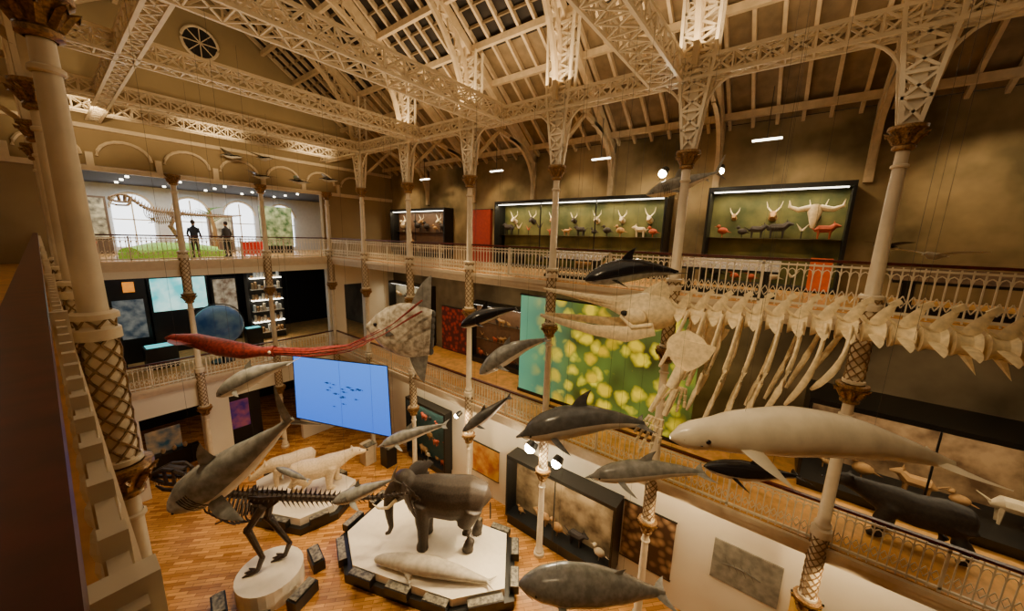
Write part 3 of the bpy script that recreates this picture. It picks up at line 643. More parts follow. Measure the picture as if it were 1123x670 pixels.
# ---------------------------------------------------------------- cases & screens
C1=mat('tawny_fur',(.34,.18,.06),.8);C2=mat('pale_fur',(.55,.43,.27),.8);C3=mat('dark_fur',(.03,.02,.015),.8);C4=mat('rust_feathers',(.40,.07,.02),.8)
def critters(mb,x,y0,y1,z,n,hmax,cols,rnd,heads=None):
    for i in range(n):
        y=y0+(y1-y0)*(i+.5)/n+rnd.uniform(-.08,.08); h=min(rnd.uniform(.3,1)*hmax,(y1-y0)/n*rnd.uniform(.7,1.15)); m=rnd.choice(cols); k=rnd.random(); xx=x+rnd.uniform(-.12,.12)
        if k<.45: # bird
            mb.ell((xx,y,z+h*.5),(h*.2,h*.35,h*.25),m,8,6); mb.ell((xx,y+h*.3,z+h*.82),(h*.12,h*.14,h*.13),m,8,6)
            mb.tube([(xx,y+h*.4,z+h*.82),(xx,y+h*.58,z+h*.78)],[.03*h,.005],5,m); mb.fin((xx,y-h*.2,z+h*.55),(xx,y-h*.2,z+h*.4),(xx,y-h*.65,z+h*.35),.02,m)
            for s_ in (-.05,.05): mb.tube([(xx+s_*h,y,z+h*.3),(xx+s_*h,y,z)],.012,4,m)
        elif k<.85: # small mammal
            f=rnd.choice((1,-1))
            mb.tube([(xx,y-f*h*.5,z+h*.45),(xx,y-f*h*.3,z+h*.55),(xx,y+f*h*.2,z+h*.55),(xx,y+f*h*.4,z+h*.75),(xx,y+f*h*.62,z+h*.7)],[.05*h,.2*h,.2*h,.14*h,.04*h],8,m)
            for a in (-.3,.2):
                for s_ in (-.1,.1): mb.tube([(xx+s_*h,y+f*a*h,z+h*.5),(xx+s_*h,y+f*a*h,z)],[.07*h,.035*h],5,m)
            mb.tube([(xx,y-f*h*.45,z+h*.5),(xx,y-f*h*.75,z+h*.7)],[.04*h,.01],5,m)
            for s_ in (-.07,.07): mb.fin((xx+s_*h,y+f*h*.36,z+h*.83),(xx+s_*h,y+f*h*.28,z+h*.83),(xx+s_*h*1.3,y+f*h*.3,z+h*1.0),.01,m)
        else: # upright specimen on a stem
            mb.tube([(xx,y,z),(xx,y,z+h*.5)],[.02,.015],5,C3); mb.fin((xx,y-.1*h,z+h*.5),(xx,y+.1*h,z+h*.5),(xx,y+.35*h,z+h),.03,m); mb.fin((xx,y-.1*h,z+h*.5),(xx,y+.1*h,z+h*.5),(xx,y-.35*h,z+h),.03,m)
    if heads:
        xb,zh,nh=heads
        for i in range(nh):
            y=y0+(y1-y0)*(i+.5)/nh; m=rnd.choice([C1,C3,C2]); s_=rnd.uniform(.7,1.1)
            mb.tube([(xb,y,zh),(xb-.12*s_,y,zh+.05*s_),(xb-.22*s_,y,zh+.12*s_),(xb-.38*s_,y,zh+.0*s_)],[.12*s_,.1*s_,.09*s_,.04*s_],8,m)
            for g in (1,-1): mb.tube([(xb-.16*s_,y+g*.05,zh+.18*s_),(xb-.12*s_,y+g*.16*s_,zh+.32*s_),(xb-.18*s_,y+g*.2*s_,zh+.48*s_)],[.025,.02,.006],5,BONE)
OLV=mat('olive_case_backing',(.045,.055,.010),.7,scale=1.2,c2=(.17,.15,.04))
def case(name,x0,x1,y0,y1,z0,z1,back=OLV,shelves=2,n=9,seed=1,light=6,hm=.5,cols=None,base=None,heads=0):
    """glazed wall case opening toward -x"""
    mb=MB(); t=.06; rnd=random.Random(seed)
    mb.box((x1-t,y0,z0),(x1,y1,z1),back); mb.box((x0,y0,z1),(x1,y1,z1+.14),BLK); mb.box((x0,y0,z0-.1),(x1,y1,z0),BLK)
    if base is not None: mb.box((x0+.08,y0,base),(x1,y1,z0-.1),BLK)
    mb.box((x0,y0-t,z0-.1),(x1,y0,z1+.14),BLK); mb.box((x0,y1,z0-.1),(x1,y1+t,z1+.14),BLK)
    nn=max(1,int((y1-y0)/2.2))
    for k in range(nn+1):
        y=y0+(y1-y0)*k/nn; mb.box((x0-.02,y-.02,z0),(x0+.01,y+.02,z1),BLK)
    mb.box((x0+.1,y0+.1,z1-.03),(x0+.16,y1-.1,z1-.005),STRIP)
    for s_ in range(shelves):
        z=z0+(z1-z0)*s_/shelves
        if s_: mb.box((x0+.45,y0,z-.012),(x1-t,y1,z),mat('shelf_board',(.12,.10,.06),.5))
        critters(mb,(x0+x1)/2+.1,y0+.15,y1-.15,z,n,min(hm,(z1-z0)/shelves*.85),cols or [C1,C2,C3,C3,C1,C3,C4],rnd,(x1-t,z0+(z1-z0)*.72,heads) if heads and s_==0 else None)
    ob=mb.build(name)
    if light:
        l=bpy.data.lights.new('case_light','AREA'); l.shape='RECTANGLE'; l.size=y1-y0-.2; l.size_y=.15; l.energy=light*(y1-y0); l.color=(1,.82,.5)
        lo=bpy.data.objects.new('case_light',l); lo.parent=ob; lo.location=((x0*2+x1)/3,(y0+y1)/2,z1-.05); lo.rotation_euler=(0,0,math.radians(90)); COL.objects.link(lo)
    return ob
case('wildlife_display_case',13.75,14.58,3.8,11.7,-1.25,1.55,n=12,seed=2,shelves=2,light=17,hm=1.2,base=FU,heads=7)
case('wildlife_display_case',13.75,14.58,-1.1,2.4,-1.25,1.65,n=6,seed=3,shelves=2,light=17,hm=1.2,base=FU,heads=3)
case('wildlife_display_case',13.9,14.58,15.6,20.6,-1.0,1.4,n=6,seed=4,shelves=2,light=9,back=mat('brown_case_back',(.12,.06,.03)),hm=1.0,base=FU,heads=3)
case('mammal_display_case',12.6,14.4,-5.8,-1.0,-6.6,-4.3,n=5,seed=5,shelves=1,light=16,back=mat('rust_case_back',(.10,.05,.02),scale=2,c2=(.36,.22,.11)),hm=1.2,cols=[C1,C3,C2],base=FL)
case('mineral_display_case',14.0,14.58,17.2,21.2,-6.6,-3.2,n=9,seed=6,shelves=4,light=6,back=mat('grey_case_back',(.25,.24,.2)),hm=.4,base=FL)
case('bird_display_case',14.0,14.58,9.6,13.6,-6.6,-3.6,n=7,seed=16,shelves=3,light=5,back=mat('brown_case_back',(.12,.06,.03)),hm=.5,base=FL)
case('fossil_display_case',10.7,11.45,3.6,8.2,-11.6,-9.0,n=5,seed=8,shelves=1,light=14,back=mat('sand_case_back',(.10,.06,.025),scale=1.6,c2=(.42,.30,.16)),hm=1.2,cols=[C3,C1,C2],base=FG)
case('insect_display_case',10.95,11.45,12.4,15.4,-11.7,-8.7,n=5,seed=9,shelves=3,light=8,back=mat('teal_case_back',(.03,.08,.08)),hm=.7,base=FG)
# horned skull in case
mb=MB(); sx,sy,sz=13.75,-.35,1.0
mb.tube([(sx,sy,sz+.15),(sx-.05,sy,sz-.05),(sx-.12,sy,sz-.35),(sx-.12,sy,sz-.5)],[(.1,.1),(.17,.12),(.09,.08),(.05,.05)],10,BONE,ref=(1,0,0))
for sg in (1,-1): mb.tube([(sx,sy+sg*.1,sz+.08),(sx,sy+sg*.4,sz+.02),(sx,sy+sg*.6,sz+.12),(sx,sy+sg*.62,sz+.3)],[.09,.07,.045,.01],8,BONE)
mb.build('horned_skull')
for y0,y1 in ((-4.8,-1.8),(.2,2.6),(5,7.2)):
    mb=MB(); mb.box((11.3,y0,FU),(11.9,y1,FU+.12),BLK)
    for y in (y0+.3,y1-.3): mb.box((11.45,y-.1,FU+.1),(11.75,y+.1,FU+.7),BLK)
    mb.add([(11.2,y0,FU+.7),(12.0,y0,FU+.95),(12.0,y1,FU+.95),(11.2,y1,FU+.7),(11.2,y0,FU+.64),(12.0,y0,FU+.89),(12.0,y1,FU+.89),(11.2,y1,FU+.64)],[(0,1,2,3),(7,6,5,4),(0,4,5,1),(1,5,6,2),(2,6,7,3),(3,7,4,0)],[mat('brown_graphic',(.10,.05,.025),.5,scale=4,c2=(.30,.18,.09))]+[BLK]*5)
    mb.build('information_bench',False)
def emat(name,fn):
    m=bpy.data.materials.new(name);m.use_nodes=True;nt=m.node_tree;b=nt.nodes['Principled BSDF'];b.inputs['Roughness'].default_value=.6
    b.inputs['Base Color'].default_value=(.02,.02,.02,1)
    fn(nt,b); return m
def jelly(nt,b):
    N_=nt.nodes.new;L_=nt.links.new
    tc=N_('ShaderNodeTexCoord'); mp=N_('ShaderNodeMapping'); mp.inputs['Scale'].default_value=(0.0,1,1); L_(tc.outputs['Object'],mp.inputs[0])
    nd=N_('ShaderNodeTexNoise'); nd.inputs['Scale'].default_value=2.2; L_(mp.outputs[0],nd.inputs['Vector'])
    ad=N_('ShaderNodeVectorMath');ad.operation='MULTIPLY_ADD';ad.inputs[1].default_value=(.4,.4,.4);L_(nd.outputs['Color'],ad.inputs[0]);L_(mp.outputs[0],ad.inputs[2])
    vo=N_('ShaderNodeTexVoronoi'); vo.inputs['Scale'].default_value=1.6; L_(ad.outputs[0],vo.inputs['Vector'])
    nz=N_('ShaderNodeTexNoise'); nz.inputs['Scale'].default_value=.7;nz.inputs['Detail'].default_value=1; L_(mp.outputs[0],nz.inputs['Vector'])
    bg=N_('ShaderNodeValToRGB'); e=bg.color_ramp.elements; e[0].position=.35;e[0].color=(.03,.03,.003,1);e[1].position=.65;e[1].color=(.10,.15,.02,1)
    L_(nz.outputs['Fac'],bg.inputs['Fac'])
    sx=N_('ShaderNodeSeparateXYZ');L_(tc.outputs['Generated'],sx.inputs[0])
    mr=N_('ShaderNodeMapRange');mr.inputs[1].default_value=.6;mr.inputs[2].default_value=1.15;L_(sx.outputs['Y'],mr.inputs[0])
    m1=N_('ShaderNodeMix');m1.data_type='RGBA';L_(mr.outputs[0],m1.inputs[0]);L_(bg.outputs['Color'],m1.inputs[6]);m1.inputs[7].default_value=(.09,.34,.20,1)
    r=N_('ShaderNodeValToRGB'); r.color_ramp.elements[0].position=.25;r.color_ramp.elements[0].color=(1,1,1,1);r.color_ramp.elements[1].position=.55;r.color_ramp.elements[1].color=(0,0,0,1)
    L_(vo.outputs['Distance'],r.inputs['Fac'])
    cv=N_('ShaderNodeMapRange');cv.inputs[1].default_value=.92;cv.inputs[2].default_value=.65;L_(sx.outputs['Y'],cv.inputs[0])
    cv2=N_('ShaderNodeMapRange');cv2.inputs[1].default_value=.0;cv2.inputs[2].default_value=.12;L_(sx.outputs['Y'],cv2.inputs[0])
    mu=N_('ShaderNodeMath');mu.operation='MULTIPLY'; L_(r.outputs['Color'],mu.inputs[0]);L_(cv.outputs[0],mu.inputs[1])
    mu2=N_('ShaderNodeMath');mu2.operation='MULTIPLY'; L_(mu.outputs[0],mu2.inputs[0]);L_(cv2.outputs[0],mu2.inputs[1])
    vc=N_('ShaderNodeMix');vc.data_type='RGBA';sc_=N_('ShaderNodeSeparateColor');L_(vo.outputs['Color'],sc_.inputs[0]);L_(sc_.outputs[0],vc.inputs[0]);vc.inputs[6].default_value=(.62,.36,.0,1);vc.inputs[7].default_value=(1,.78,.02,1)
    mx=N_('ShaderNodeMix');mx.data_type='RGBA'; L_(mu2.outputs[0],mx.inputs[0]);L_(m1.outputs[2],mx.inputs[6]);L_(vc.outputs[2],mx.inputs[7])
    L_(mx.outputs[2],b.inputs['Emission Color']);b.inputs['Emission Strength'].default_value=1.25
def bluef(nt,b):
    tc=nt.nodes.new('ShaderNodeTexCoord'); gr=nt.nodes.new('ShaderNodeSeparateXYZ'); nt.links.new(tc.outputs['Generated'],gr.inputs[0])
    r=nt.nodes.new('ShaderNodeValToRGB'); e=r.color_ramp.elements; e[0].color=(.015,.11,.58,1);e[1].color=(.14,.40,.95,1)
    nt.links.new(gr.outputs['Z'],r.inputs['Fac']); nt.links.new(r.outputs['Color'],b.inputs['Emission Color']); b.inputs['Emission Strength'].default_value=1.9
JE=emat('jellyfish_projection',jelly); BL=emat('ocean_projection',bluef)
mb=MB(); mb.box((12.6,1.95,-6.75),(12.66,9.15,-2.45),JE)
mb.box((12.58,1.9,-2.45),(12.68,9.2,-2.38),BLK);mb.box((12.58,1.9,-6.9),(12.68,9.2,-6.75),BLK); mb.build('jellyfish_projection_screen',False)
mb=MB()
tl,tr,br_,bl=V((7.0,19.1,-6.1)),V((9.25,14.4,-6.1)),V((8.95,13.8,-9.4)),V((6.72,18.55,-9.15))
nn=((tr-tl).cross(bl-tl)).normalized()
if nn.y>0: nn=-nn
mb.add([tl,tr,br_,bl,tl-nn*.06,tr-nn*.06,br_-nn*.06,bl-nn*.06],[(0,1,2,3),(7,6,5,4),(0,4,5,1),(1,5,6,2),(2,6,7,3),(3,7,4,0)],[BL,BLK,BLK,BLK,BLK,BLK])
for a,b in ((tl,tr),(tr,br_),(br_,bl),(bl,tl)): mb.beam(a,b,.04,.04,BLK)
FB=mat('fish_silhouette',(.0,.05,.25),emit=.25,ecol=(.01,.12,.5),var=0)
rnd=random.Random(4)
for k in range(18):
    u=.5+rnd.gauss(0,.12);v=.5+rnd.gauss(0,.12); c=tl.lerp(tr,u).lerp(bl.lerp(br_,u),v)+nn*.015; ex=(tr-tl).normalized();ez=(tl-bl).normalized();s_=rnd.uniform(.1,.18)
    mb.add([c-ex*s_,c+ez*s_*.3,c+ex*s_*.8,c+ex*s_*1.15+ez*s_*.25,c+ex*s_*1.15-ez*s_*.25,c-ez*s_*.3],[(0,1,2,5),(2,3,4)],FB)
wires(mb,[tuple(tl),tuple(tr)]); mb.build('ocean_projection_screen',False)
# wall graphics
def panel(name,a,b,m,fr=BLK):
    mb=MB(); mb.box(a,b,m)
    x0,y0,z0=a;x1,y1,z1=b
    mb.box((x0-.01,y0-.03,z1),(x1,y1+.03,z1+.03),fr);mb.box((x0-.01,y0-.03,z0-.03),(x1,y1+.03,z0),fr); return mb.build(name,False)
def vor(name,c1,c2,scale):
    def f(nt,b):
        tc=nt.nodes.new('ShaderNodeTexCoord');vo=nt.nodes.new('ShaderNodeTexVoronoi');vo.inputs['Scale'].default_value=scale;nt.links.new(tc.outputs['Object'],vo.inputs['Vector'])
        r=nt.nodes.new('ShaderNodeValToRGB');r.color_ramp.elements[0].color=(*c1,1);r.color_ramp.elements[1].color=(*c2,1);r.color_ramp.elements[1].position=.6;nt.links.new(vo.outputs['Distance'],r.inputs['Fac']);nt.links.new(r.outputs['Color'],b.inputs['Base Color'])
    return emat(name,f)
panel('shell_photo_panel',(11.45,1.8,-11.2),(11.5,3.5,-9.0),vor('shell_photo',(.55,.33,.16),(.06,.025,.01),3.4))
mb=MB(); mb.box((11.45,-1.0,-10.2),(11.5,.7,-8.85),mat('slate_fossil',(.16,.15,.12),.7,scale=5,c2=(.28,.26,.21)))
MG=mat('fossil_bone_grey',(.12,.11,.09),.6)
mb.tube([(11.45,-.55,-9.6),(11.45,-.2,-9.5),(11.45,.2,-9.52),(11.45,.45,-9.6)],[.015,.03,.03,.012],6,MG)
for y_ in (-.3,-.1,.1,.3): mb.tube([(11.45,y_,-9.52),(11.45,y_-.1,-9.7)],.012,5,MG); mb.tube([(11.45,y_,-9.5),(11.45,y_+.08,-9.33)],.012,5,MG)
mb.build('fossil_relief_panel')
panel('yellow_information_poster',(11.45,-1.9,-10.9),(11.5,-1.25,-9.4),mat('yellow_poster',(.7,.42,.05),.6))
panel('red_information_banner',(14.5,14.4,-6.85),(14.58,16.5,-4.2),vor('red_banner_print',(.55,.05,.02),(.08,.01,.01),4))
panel('red_slatted_panel',(14.4,12.6,-1.34),(14.58,13.9,1.4),mat('red_slats',(.4,.04,.02),.6,scale=8))
panel('orange_poster',(11.45,9.3,-11.1),(11.5,10.9,-9.6),mat('orange_poster',(.5,.14,.02),.6,scale=2.5,c2=(.75,.42,.06)))
mb=MB(); mb.box((-.0+13.7,-.95,-1.3),(13.74,-.45,-.35),mat('orange_note',(.7,.12,.03))); mb.build('orange_case_label',False)
# beyond end wall: mid level
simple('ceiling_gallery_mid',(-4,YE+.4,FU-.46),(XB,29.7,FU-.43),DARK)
mb=MB(); mb.box((3.3,27,-4.5),(5.6,27.05,-2.7),mat('teal_screen',(.05,.42,.42),emit=1.6,scale=1.5,c2=(.45,.75,.65))); mb.box((3.2,27.05,-6.9),(5.7,27.3,-2.6),BLK); mb.build('video_wall_screen',False)
mb=MB(); mb.ell((5.15,23.2,-4.9),(1.05,1.05,1.05),mat('globe_ocean',(.015,.05,.12),.4,scale=1.5,c2=(.10,.16,.18),emit=.25),24,16); mb.lathe(5.15,23.2,[(.5,FL),(.5,FL+.1),(.12,FL+.2),(.12,-5.8)],16,BLK)
mb.tube([(5.15+1.12*math.cos(t),23.2,-4.9+1.12*math.sin(t)) for t in [2*math.pi*k/24 for k in range(25)]],.03,6,STEEL); mb.build('earth_globe')
mb=MB(); rnd=random.Random(3)
mb.box((7.5,26.4,-6.9),(9.4,27,-2.3),BLK)
for k in range(6):
    z=-6.4+k*.7; mb.box((7.6,26.1,z-.04),(9.3,26.4,z),STRIP if k%2 else CREAM)
    for j in range(9): mb.box((7.65+j*.18,26.15,z),(7.75+j*.18,26.35,z+rnd.uniform(.15,.5)),rnd.choice([C2,WHITE,C1]))
mb.build('specimen_shelf_unit',False)
for (x,y,z,a,b,c,m) in ((3.0,24.5,-6.9,1.2,.8,1.1,BLK),(1.6,25.5,-6.9,.5,.5,1.6,BLK),(7.0,24.5,-6.9,.8,.5,1.3,BLK)):
    mb=MB(); mb.box((x-a/2,y-b/2,z),(x+a/2,y+b/2,z+c),m); mb.box((x-a/2+.08,y-b/2+.05,z+c),(x+a/2-.08,y+b/2-.05,z+c+.03),mat('teal_touchscreen',(.1,.6,.6),emit=1.2)); mb.build('interactive_display_desk',False)
mb=MB(); mb.box((2.2,26.0,-3.2),(2.6,26.1,-2.7),mat('orange_sign',(.8,.25,.02),emit=1)); mb.box((1.6,26.1,-6.9),(3.0,26.2,-2.5),BLK); mb.box((1.75,26.05,-5.6),(2.85,26.1,-3.6),mat('grey_blue_print',(.04,.06,.08),emit=.4,scale=3,c2=(.25,.25,.22)));mb.build('orange_sign_board',False)
mb=MB(); mb.box((6.1,27.6,-5.8),(7.2,27.7,-3.0),mat('warm_lit_print',(.15,.08,.04),emit=.6,scale=3,c2=(.5,.4,.25))); mb.box((6.0,27.7,-6.9),(7.3,27.9,-2.9),BLK); mb.build('lit_graphic_panel',False)
# beyond end wall: upper bright gallery
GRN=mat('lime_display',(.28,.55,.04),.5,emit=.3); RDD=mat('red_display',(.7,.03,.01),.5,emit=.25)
mb=MB(); mb.tube([(2.4,23.6,-1.15),(3.4,24.4,-1.0),(4.6,24.8,-1.0),(5.8,24.6,-1.15)],[(.5,.26),(.8,.32),(.8,.32),(.4,.24)],14,GRN); mb.prism([(2.0,23.2),(6.1,24),(6.1,25.6),(2.2,25.2)],FU,-1.1,GRN); mb.build('lime_green_plinth')
for x,y in ((6.8,22.8),(7.6,24.2),(1.0,22.4)):
    mb=MB(); mb.box((x-.4,y-.25,FU+.7),(x+.4,y+.25,FU+.78),RDD)
    for a in (-.35,.35):
        for b in (-.2,.2): mb.beam((x+a,y+b,FU),(x+a,y+b,FU+.72),.06,.06,RDD)
    mb.box((x-.38,y+.2,FU+.1),(x+.38,y+.24,FU+.7),RDD); mb.build('red_activity_table',False)
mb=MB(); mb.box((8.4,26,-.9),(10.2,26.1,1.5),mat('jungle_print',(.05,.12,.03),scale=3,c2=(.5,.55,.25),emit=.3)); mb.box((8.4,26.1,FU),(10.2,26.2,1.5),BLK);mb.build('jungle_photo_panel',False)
for (x,z,cc) in ((6.9,.9,'case_scene'),(1.7,1.5,'fossil_scene')):
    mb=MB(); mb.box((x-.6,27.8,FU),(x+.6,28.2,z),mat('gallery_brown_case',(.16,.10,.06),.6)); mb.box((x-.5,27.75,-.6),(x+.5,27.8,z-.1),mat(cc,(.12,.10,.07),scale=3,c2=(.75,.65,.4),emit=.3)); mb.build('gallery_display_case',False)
mb=MB(); mb.tube([(6.2,26.5,FU),(6.25,26.5,.0),(6.1,26.5,1.2)],[.16,.1,.05],8,C1)
for k in range(9):
    t=k*.7; mb.fin((6.15,26.5,.4+k*.1),(6.1,26.5,.3+k*.1),(6.15+.8*math.cos(t),26.5+.8*math.sin(t),.9+k*.05),.03,mat('foliage',(.12,.25,.05)))
mb.build('model_tree')
def person(name,pos,ang,shirt,tr):
    M=heading(pos,ang); e=empty(name,(0,0,0))
    mb=MB(); mb.tube([(0,0,.9),(0,0,1.05),(0,0,1.25),(.01,0,1.42),(0,0,1.5),(.02,0,1.56)],[(.16,.12),(.14,.1),(.17,.11),(.18,.1),(.07,.07),(.05,.05)],12,shirt,ref=(1,0,0))
    for sg in (1,-1): mb.tube([(0,sg*.17,1.42),(-.03,sg*.24,1.15),(.12,sg*.22,.95)],[.055,.045,.035],8,shirt)
    mb.xf(M); o=mb.build('torso',True,e)
    mb=MB()
    for sg in (1,-1): mb.tube([(0,sg*.08,.95),(.03*sg,sg*.1,.5),(.0*sg,sg*.1,.08)],[.1,.065,.045],8,tr); mb.tube([(-.05,sg*.1,.05),(.08,sg*.1,.05),(.17,sg*.1,.03)],[.045,.05,.03],8,BLK)
    mb.xf(M); mb.build('legs',True,e)
    sk=mat('skin',(.6,.35,.22),.5); hr=mat('brown_hair',(.05,.03,.02),.7)
    mb=MB(); mb.tube([(0,0,1.48),(.02,0,1.58)],.05,8,sk); mb.ell((.02,0,1.66),(.095,.075,.12),sk,12,10); mb.ell((-.015,0,1.7),(.1,.085,.11),hr,12,10); mb.ell((.115,0,1.65),(.02,.015,.02),sk,6,5)
    for sg in (1,-1):
        mb.ell((.02,sg*.078,1.66),(.02,.01,.03),sk,6,5); mb.ell((.105,sg*.03,1.67),(.008,.01,.008),BSKIN,6,5)
        mb.ell((.14,sg*.22,.93),(.04,.02,.03),sk,8,6)
        for k in range(4): mb.tube([(.15,sg*(.2+.012*k),.93),(.2,sg*(.2+.012*k),.91),(.215,sg*(.2+.012*k),.885)],[.008,.007,.006],5,sk)
        mb.tube([(.14,sg*.2,.94),(.18,sg*.185,.92)],[.009,.007],5,sk)
    mb.xf(M); mb.build('head_and_hands',True,e); return e
person('standing_visitor',(4.5,22.5,FU),math.radians(60),mat('navy_jacket',(.02,.03,.06)),mat('dark_trousers',(.02,.02,.02)))
person('standing_visitor',(5.8,22.7,FU),math.radians(120),mat('grey_jacket',(.06,.06,.06)),mat('dark_trousers',(.02,.02,.02)))
# ground openings contents
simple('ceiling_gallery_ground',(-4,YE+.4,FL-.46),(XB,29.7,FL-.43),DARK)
mb=MB(); mb.box((1.9,24,-11.2),(3.2,24.1,-10.0),mat('teal_panel',(.01,.05,.06),emit=.35,scale=2,c2=(.35,.2,.08))); mb.box((1.7,23.6,FG),(3.8,24,-11.2),BLK)
for k in range(4): mb.ell((2.0+k*.42,23.75,-11.05),(.1,.08,.15),C2,8,6)
mb.build('lit_display_counter',False)
mb=MB(); mb.box((5.2,23.5,-11.0),(6.1,23.6,-9.4),mat('purple_panel',(.03,.01,.08),emit=.6,scale=2,c2=(.22,.05,.06))); mb.box((5.1,23.6,FG),(6.7,23.9,-8.9),BLK); mb.build('purple_display_panel',False)
# birds hanging
def bird(name,pos,ang,sp,top,bot=WHITE,wz=3.85,sc=1):
    mb=MB(); mb.tube([(-.32,0,0),(-.2,0,.01),(0,0,0),(.15,0,.02),(.24,0,.05),(.3,0,.05),(.38,0,.03)],[(.03,.015),(.06,.05),(.09,.08),(.07,.07),(.045,.045),(.03,.03),(.006,.008)],12,top,mb=bot)
    for sg in (1,-1):
        mb.fin((.12,sg*.05,.03),(-.1,sg*.05,.03),(-.05,sg*sp,.12),.015,top,ca=(.2,sg*sp*.5,.16),cb=(-.12,sg*sp*.45,.08))
    mb.fin((-.25,.04,0),(-.25,-.04,0),(-.45,0,0),.01,top)
    mb.xf(heading(pos,ang,sc)); wires(mb,[(pos[0],pos[1],pos[2]+.05)],wz); return mb.build(name)
for i,(p,a) in enumerate([((5.9,20.9,3.3),2.5),((6.8,20.3,2.5),2.2),((8.0,19.2,2.35),2.6),((9.0,18.3,2.5),2.4),((6.7,19.4,3.2),2.0)]): bird('hanging_seabird',p,a,.95,BSKIN,sc=1.25)
bird('hanging_guillemot',(10.9,-1.55,.0),math.radians(140),.45,BSKIN)
bird('hanging_gannet',(11.6,-2.4,-.15),math.radians(140),.8,WHITE)
animal('black_bear',(11.75,-3.2,FL),math.radians(95),.95,f_bear,BBR,.04)
# ---------------------------------------------------------------- lamps
def spot(name,pos,tgt,e,ang=70,col=(1,.72,.38),bulb=True,size=.06,br=.1):
    l=bpy.data.lights.new(name,'SPOT'); l.energy=e;l.spot_size=math.radians(ang);l.spot_blend=.7;l.color=col;l.shadow_soft_size=size
    pos=V(pos);tgt=V(tgt);d=(tgt-pos).normalized()
    if bulb:
        mb=MB(); mb.tube([pos-d*.26,pos-d*.02],[br*.9,br*1.2],12,BLK); mb.ell(pos-d*.0,(br,br,br),GLOW,12,8); o=mb.build(name)
    lo=bpy.data.objects.new(name+'_light',l); lo.location=pos+d*(br+.02); lo.rotation_euler=d.to_track_quat('-Z','Y').to_euler(); COL.objects.link(lo)
    if bulb: lo.parent=o
def area(name,pos,rot,sx,sy,e,col=(1,.74,.42)):
    l=bpy.data.lights.new(name,'AREA');l.shape='RECTANGLE';l.size=sx;l.size_y=sy;l.energy=e;l.color=col
    lo=bpy.data.objects.new(name,l);lo.location=pos;lo.rotation_euler=rot;COL.objects.link(lo)
spot('spotlight',(9.95,6.6,-7.5),(6,8,-11.5),700,90,br=.2); spot('spotlight',(9.95,5.5,-7.65),(5.5,6,-11),700,90,br=.17); spot('spotlight',(10.0,10.5,-7.6),(6,14,-12),500,80)
spot('spotlight',(13.4,3.9,2.3),(10,5,-1),120,90,br=.13); spot('spotlight',(13.2,2.1,2.2),(9,2,-1.5),120,90,br=.09)
for p,t,e in (((2.2,9,3.7),(4,13,-12),2300),((2.2,15,3.7),(6,16,-12),2200),((9.8,8.5,3.7),(7,9.5,-12),2300),((9.8,13,3.7),(5,17,-12),2200),((2.2,12,3.7),(8,9,-12),2400),((.5,3.1,3.7),(9,1,-2),1000),((.5,4.5,3.7),(7,3,-4),1000),((5,17.5,3.7),(4,20,-12),1700),((5,8.5,3.7),(3,11,-12),2400),((.5,6,3.7),(7.5,10,-3.5),1100),((0.5,2.5,3.7),(7,0,-3),900),((9.8,17,3.7),(9,14,-12),1500),((9.8,12,3.7),(9.5,8,-12),1400)):
    spot('girder_spotlight',p,t,e,42,bulb=False,size=.1)
D=(0,0,0);UPR=(math.pi,0,0)
area('roof_fill',(9.6,4,4.6),UPR,1,20,560); area('roof_fill',(2.5,10,4.6),UPR,1,18,340); area('girder_fill',(5.5,8,2.6),UPR,8,22,230)  # unseen fill areas, added to brighten roof and girders from below
for y in (-3.3,.5,4.3,8.1,12,15.8,19.5):
    spot('wall_washer',(12.0,y,3.3),(14.6,y-.4,.8),290,74,bulb=False,size=.1)
    spot('mid_wall_washer',(11.4,y,-1.95),(14.5,y,-5.5),120,100,bulb=False,size=.1)
for x in (1.5,5,9): spot('end_wall_washer',(x,18.5,3.5),(x,21.5,1.5+3),200,100,bulb=False,size=.1)
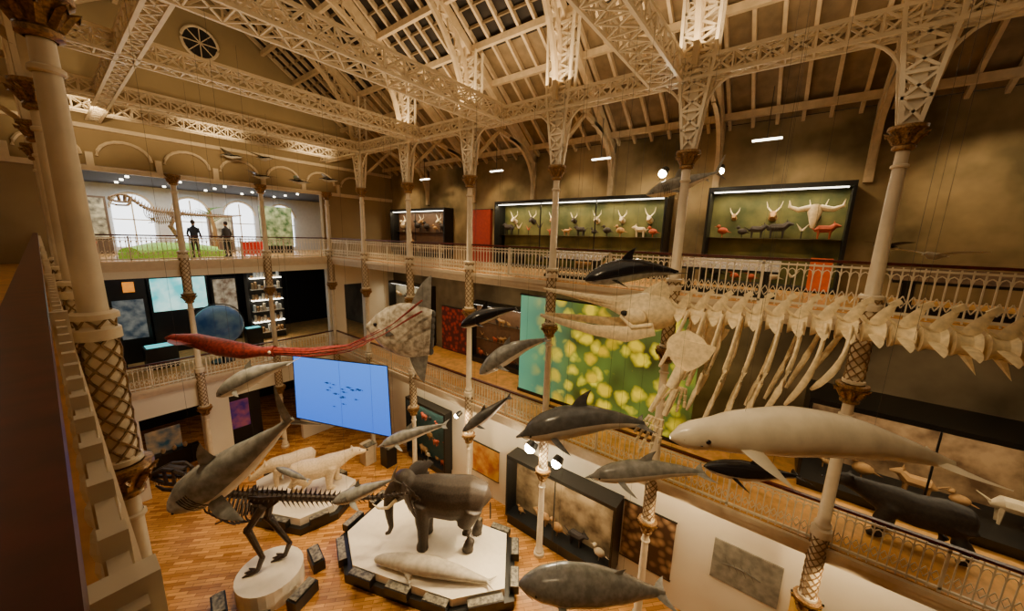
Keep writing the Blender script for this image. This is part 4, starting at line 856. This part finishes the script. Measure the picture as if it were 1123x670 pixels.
for y in (-2,1.5,10): spot('ground_wall_washer',(9.6,y,-7.2),(11.5,y,-10),130,120,bulb=False,size=.1)
area('aisle_light_upper',(12.2,6,3.2),D,.6,26,50); area('aisle_light_upper_left',(-1.6,6,3.0),D,.6,26,40)
area('aisle_light_mid',(11.6,6,-1.85),D,.6,26,130); area('aisle_light_ground',(10.9,4,-7.4),D,.3,24,200)
area('gallery_light_upper',(6,25.5,2.15),D,9,6,520,(1,.97,.9)); area('gallery_light_mid',(6,25,-1.95),D,8,4,110,(.7,.85,1)); area('gallery_light_ground',(5,24,-7.5),D,6,2,40,(1,.6,.4))
area('hall_fill',(6,8,3.6),D,7,20,290,(1,.80,.52))  # added ambient fill over the hall, no visible fixture
for y in (-4,1,6,11,16): 
    mb=MB(); mb.box((12.9,y-.35,2.9),(13.0,y+.35,2.94),STRIP); mb.beam((12.95,y,2.94),(12.95,y,4.3),.02,.02,STEEL); mb.build('strip_lamp',False)
w=bpy.data.worlds.new('World');bpy.context.scene.world=w;w.use_nodes=True;w.node_tree.nodes['Background'].inputs[0].default_value=(.9,.7,.42,1);w.node_tree.nodes['Background'].inputs[1].default_value=.015
# ---------------------------------------------------------------- camera
yaw,pit,rol,f=.9173,.1865,.0272,394.07
F=V((math.sin(yaw)*math.cos(pit),math.cos(yaw)*math.cos(pit),-math.sin(pit)));R=V((math.cos(yaw),-math.sin(yaw),0));U=R.cross(F)
Rc=R*math.cos(rol)+U*math.sin(rol);Uc=U*math.cos(rol)-R*math.sin(rol)
cd=bpy.data.cameras.new('camera');cd.sensor_width=36;cd.lens=36*f/1123;cd.clip_start=.02;cd.clip_end=200
co=bpy.data.objects.new('camera',cd);COL.objects.link(co)
co.matrix_world=Matrix(((Rc.x,Uc.x,-F.x,0),(Rc.y,Uc.y,-F.y,0),(Rc.z,Uc.z,-F.z,0),(0,0,0,1)))
bpy.context.scene.camera=co
bpy.context.view_layer.update()
for o in list(bpy.data.objects):
    if o.parent is None: o.location.z+=ZO
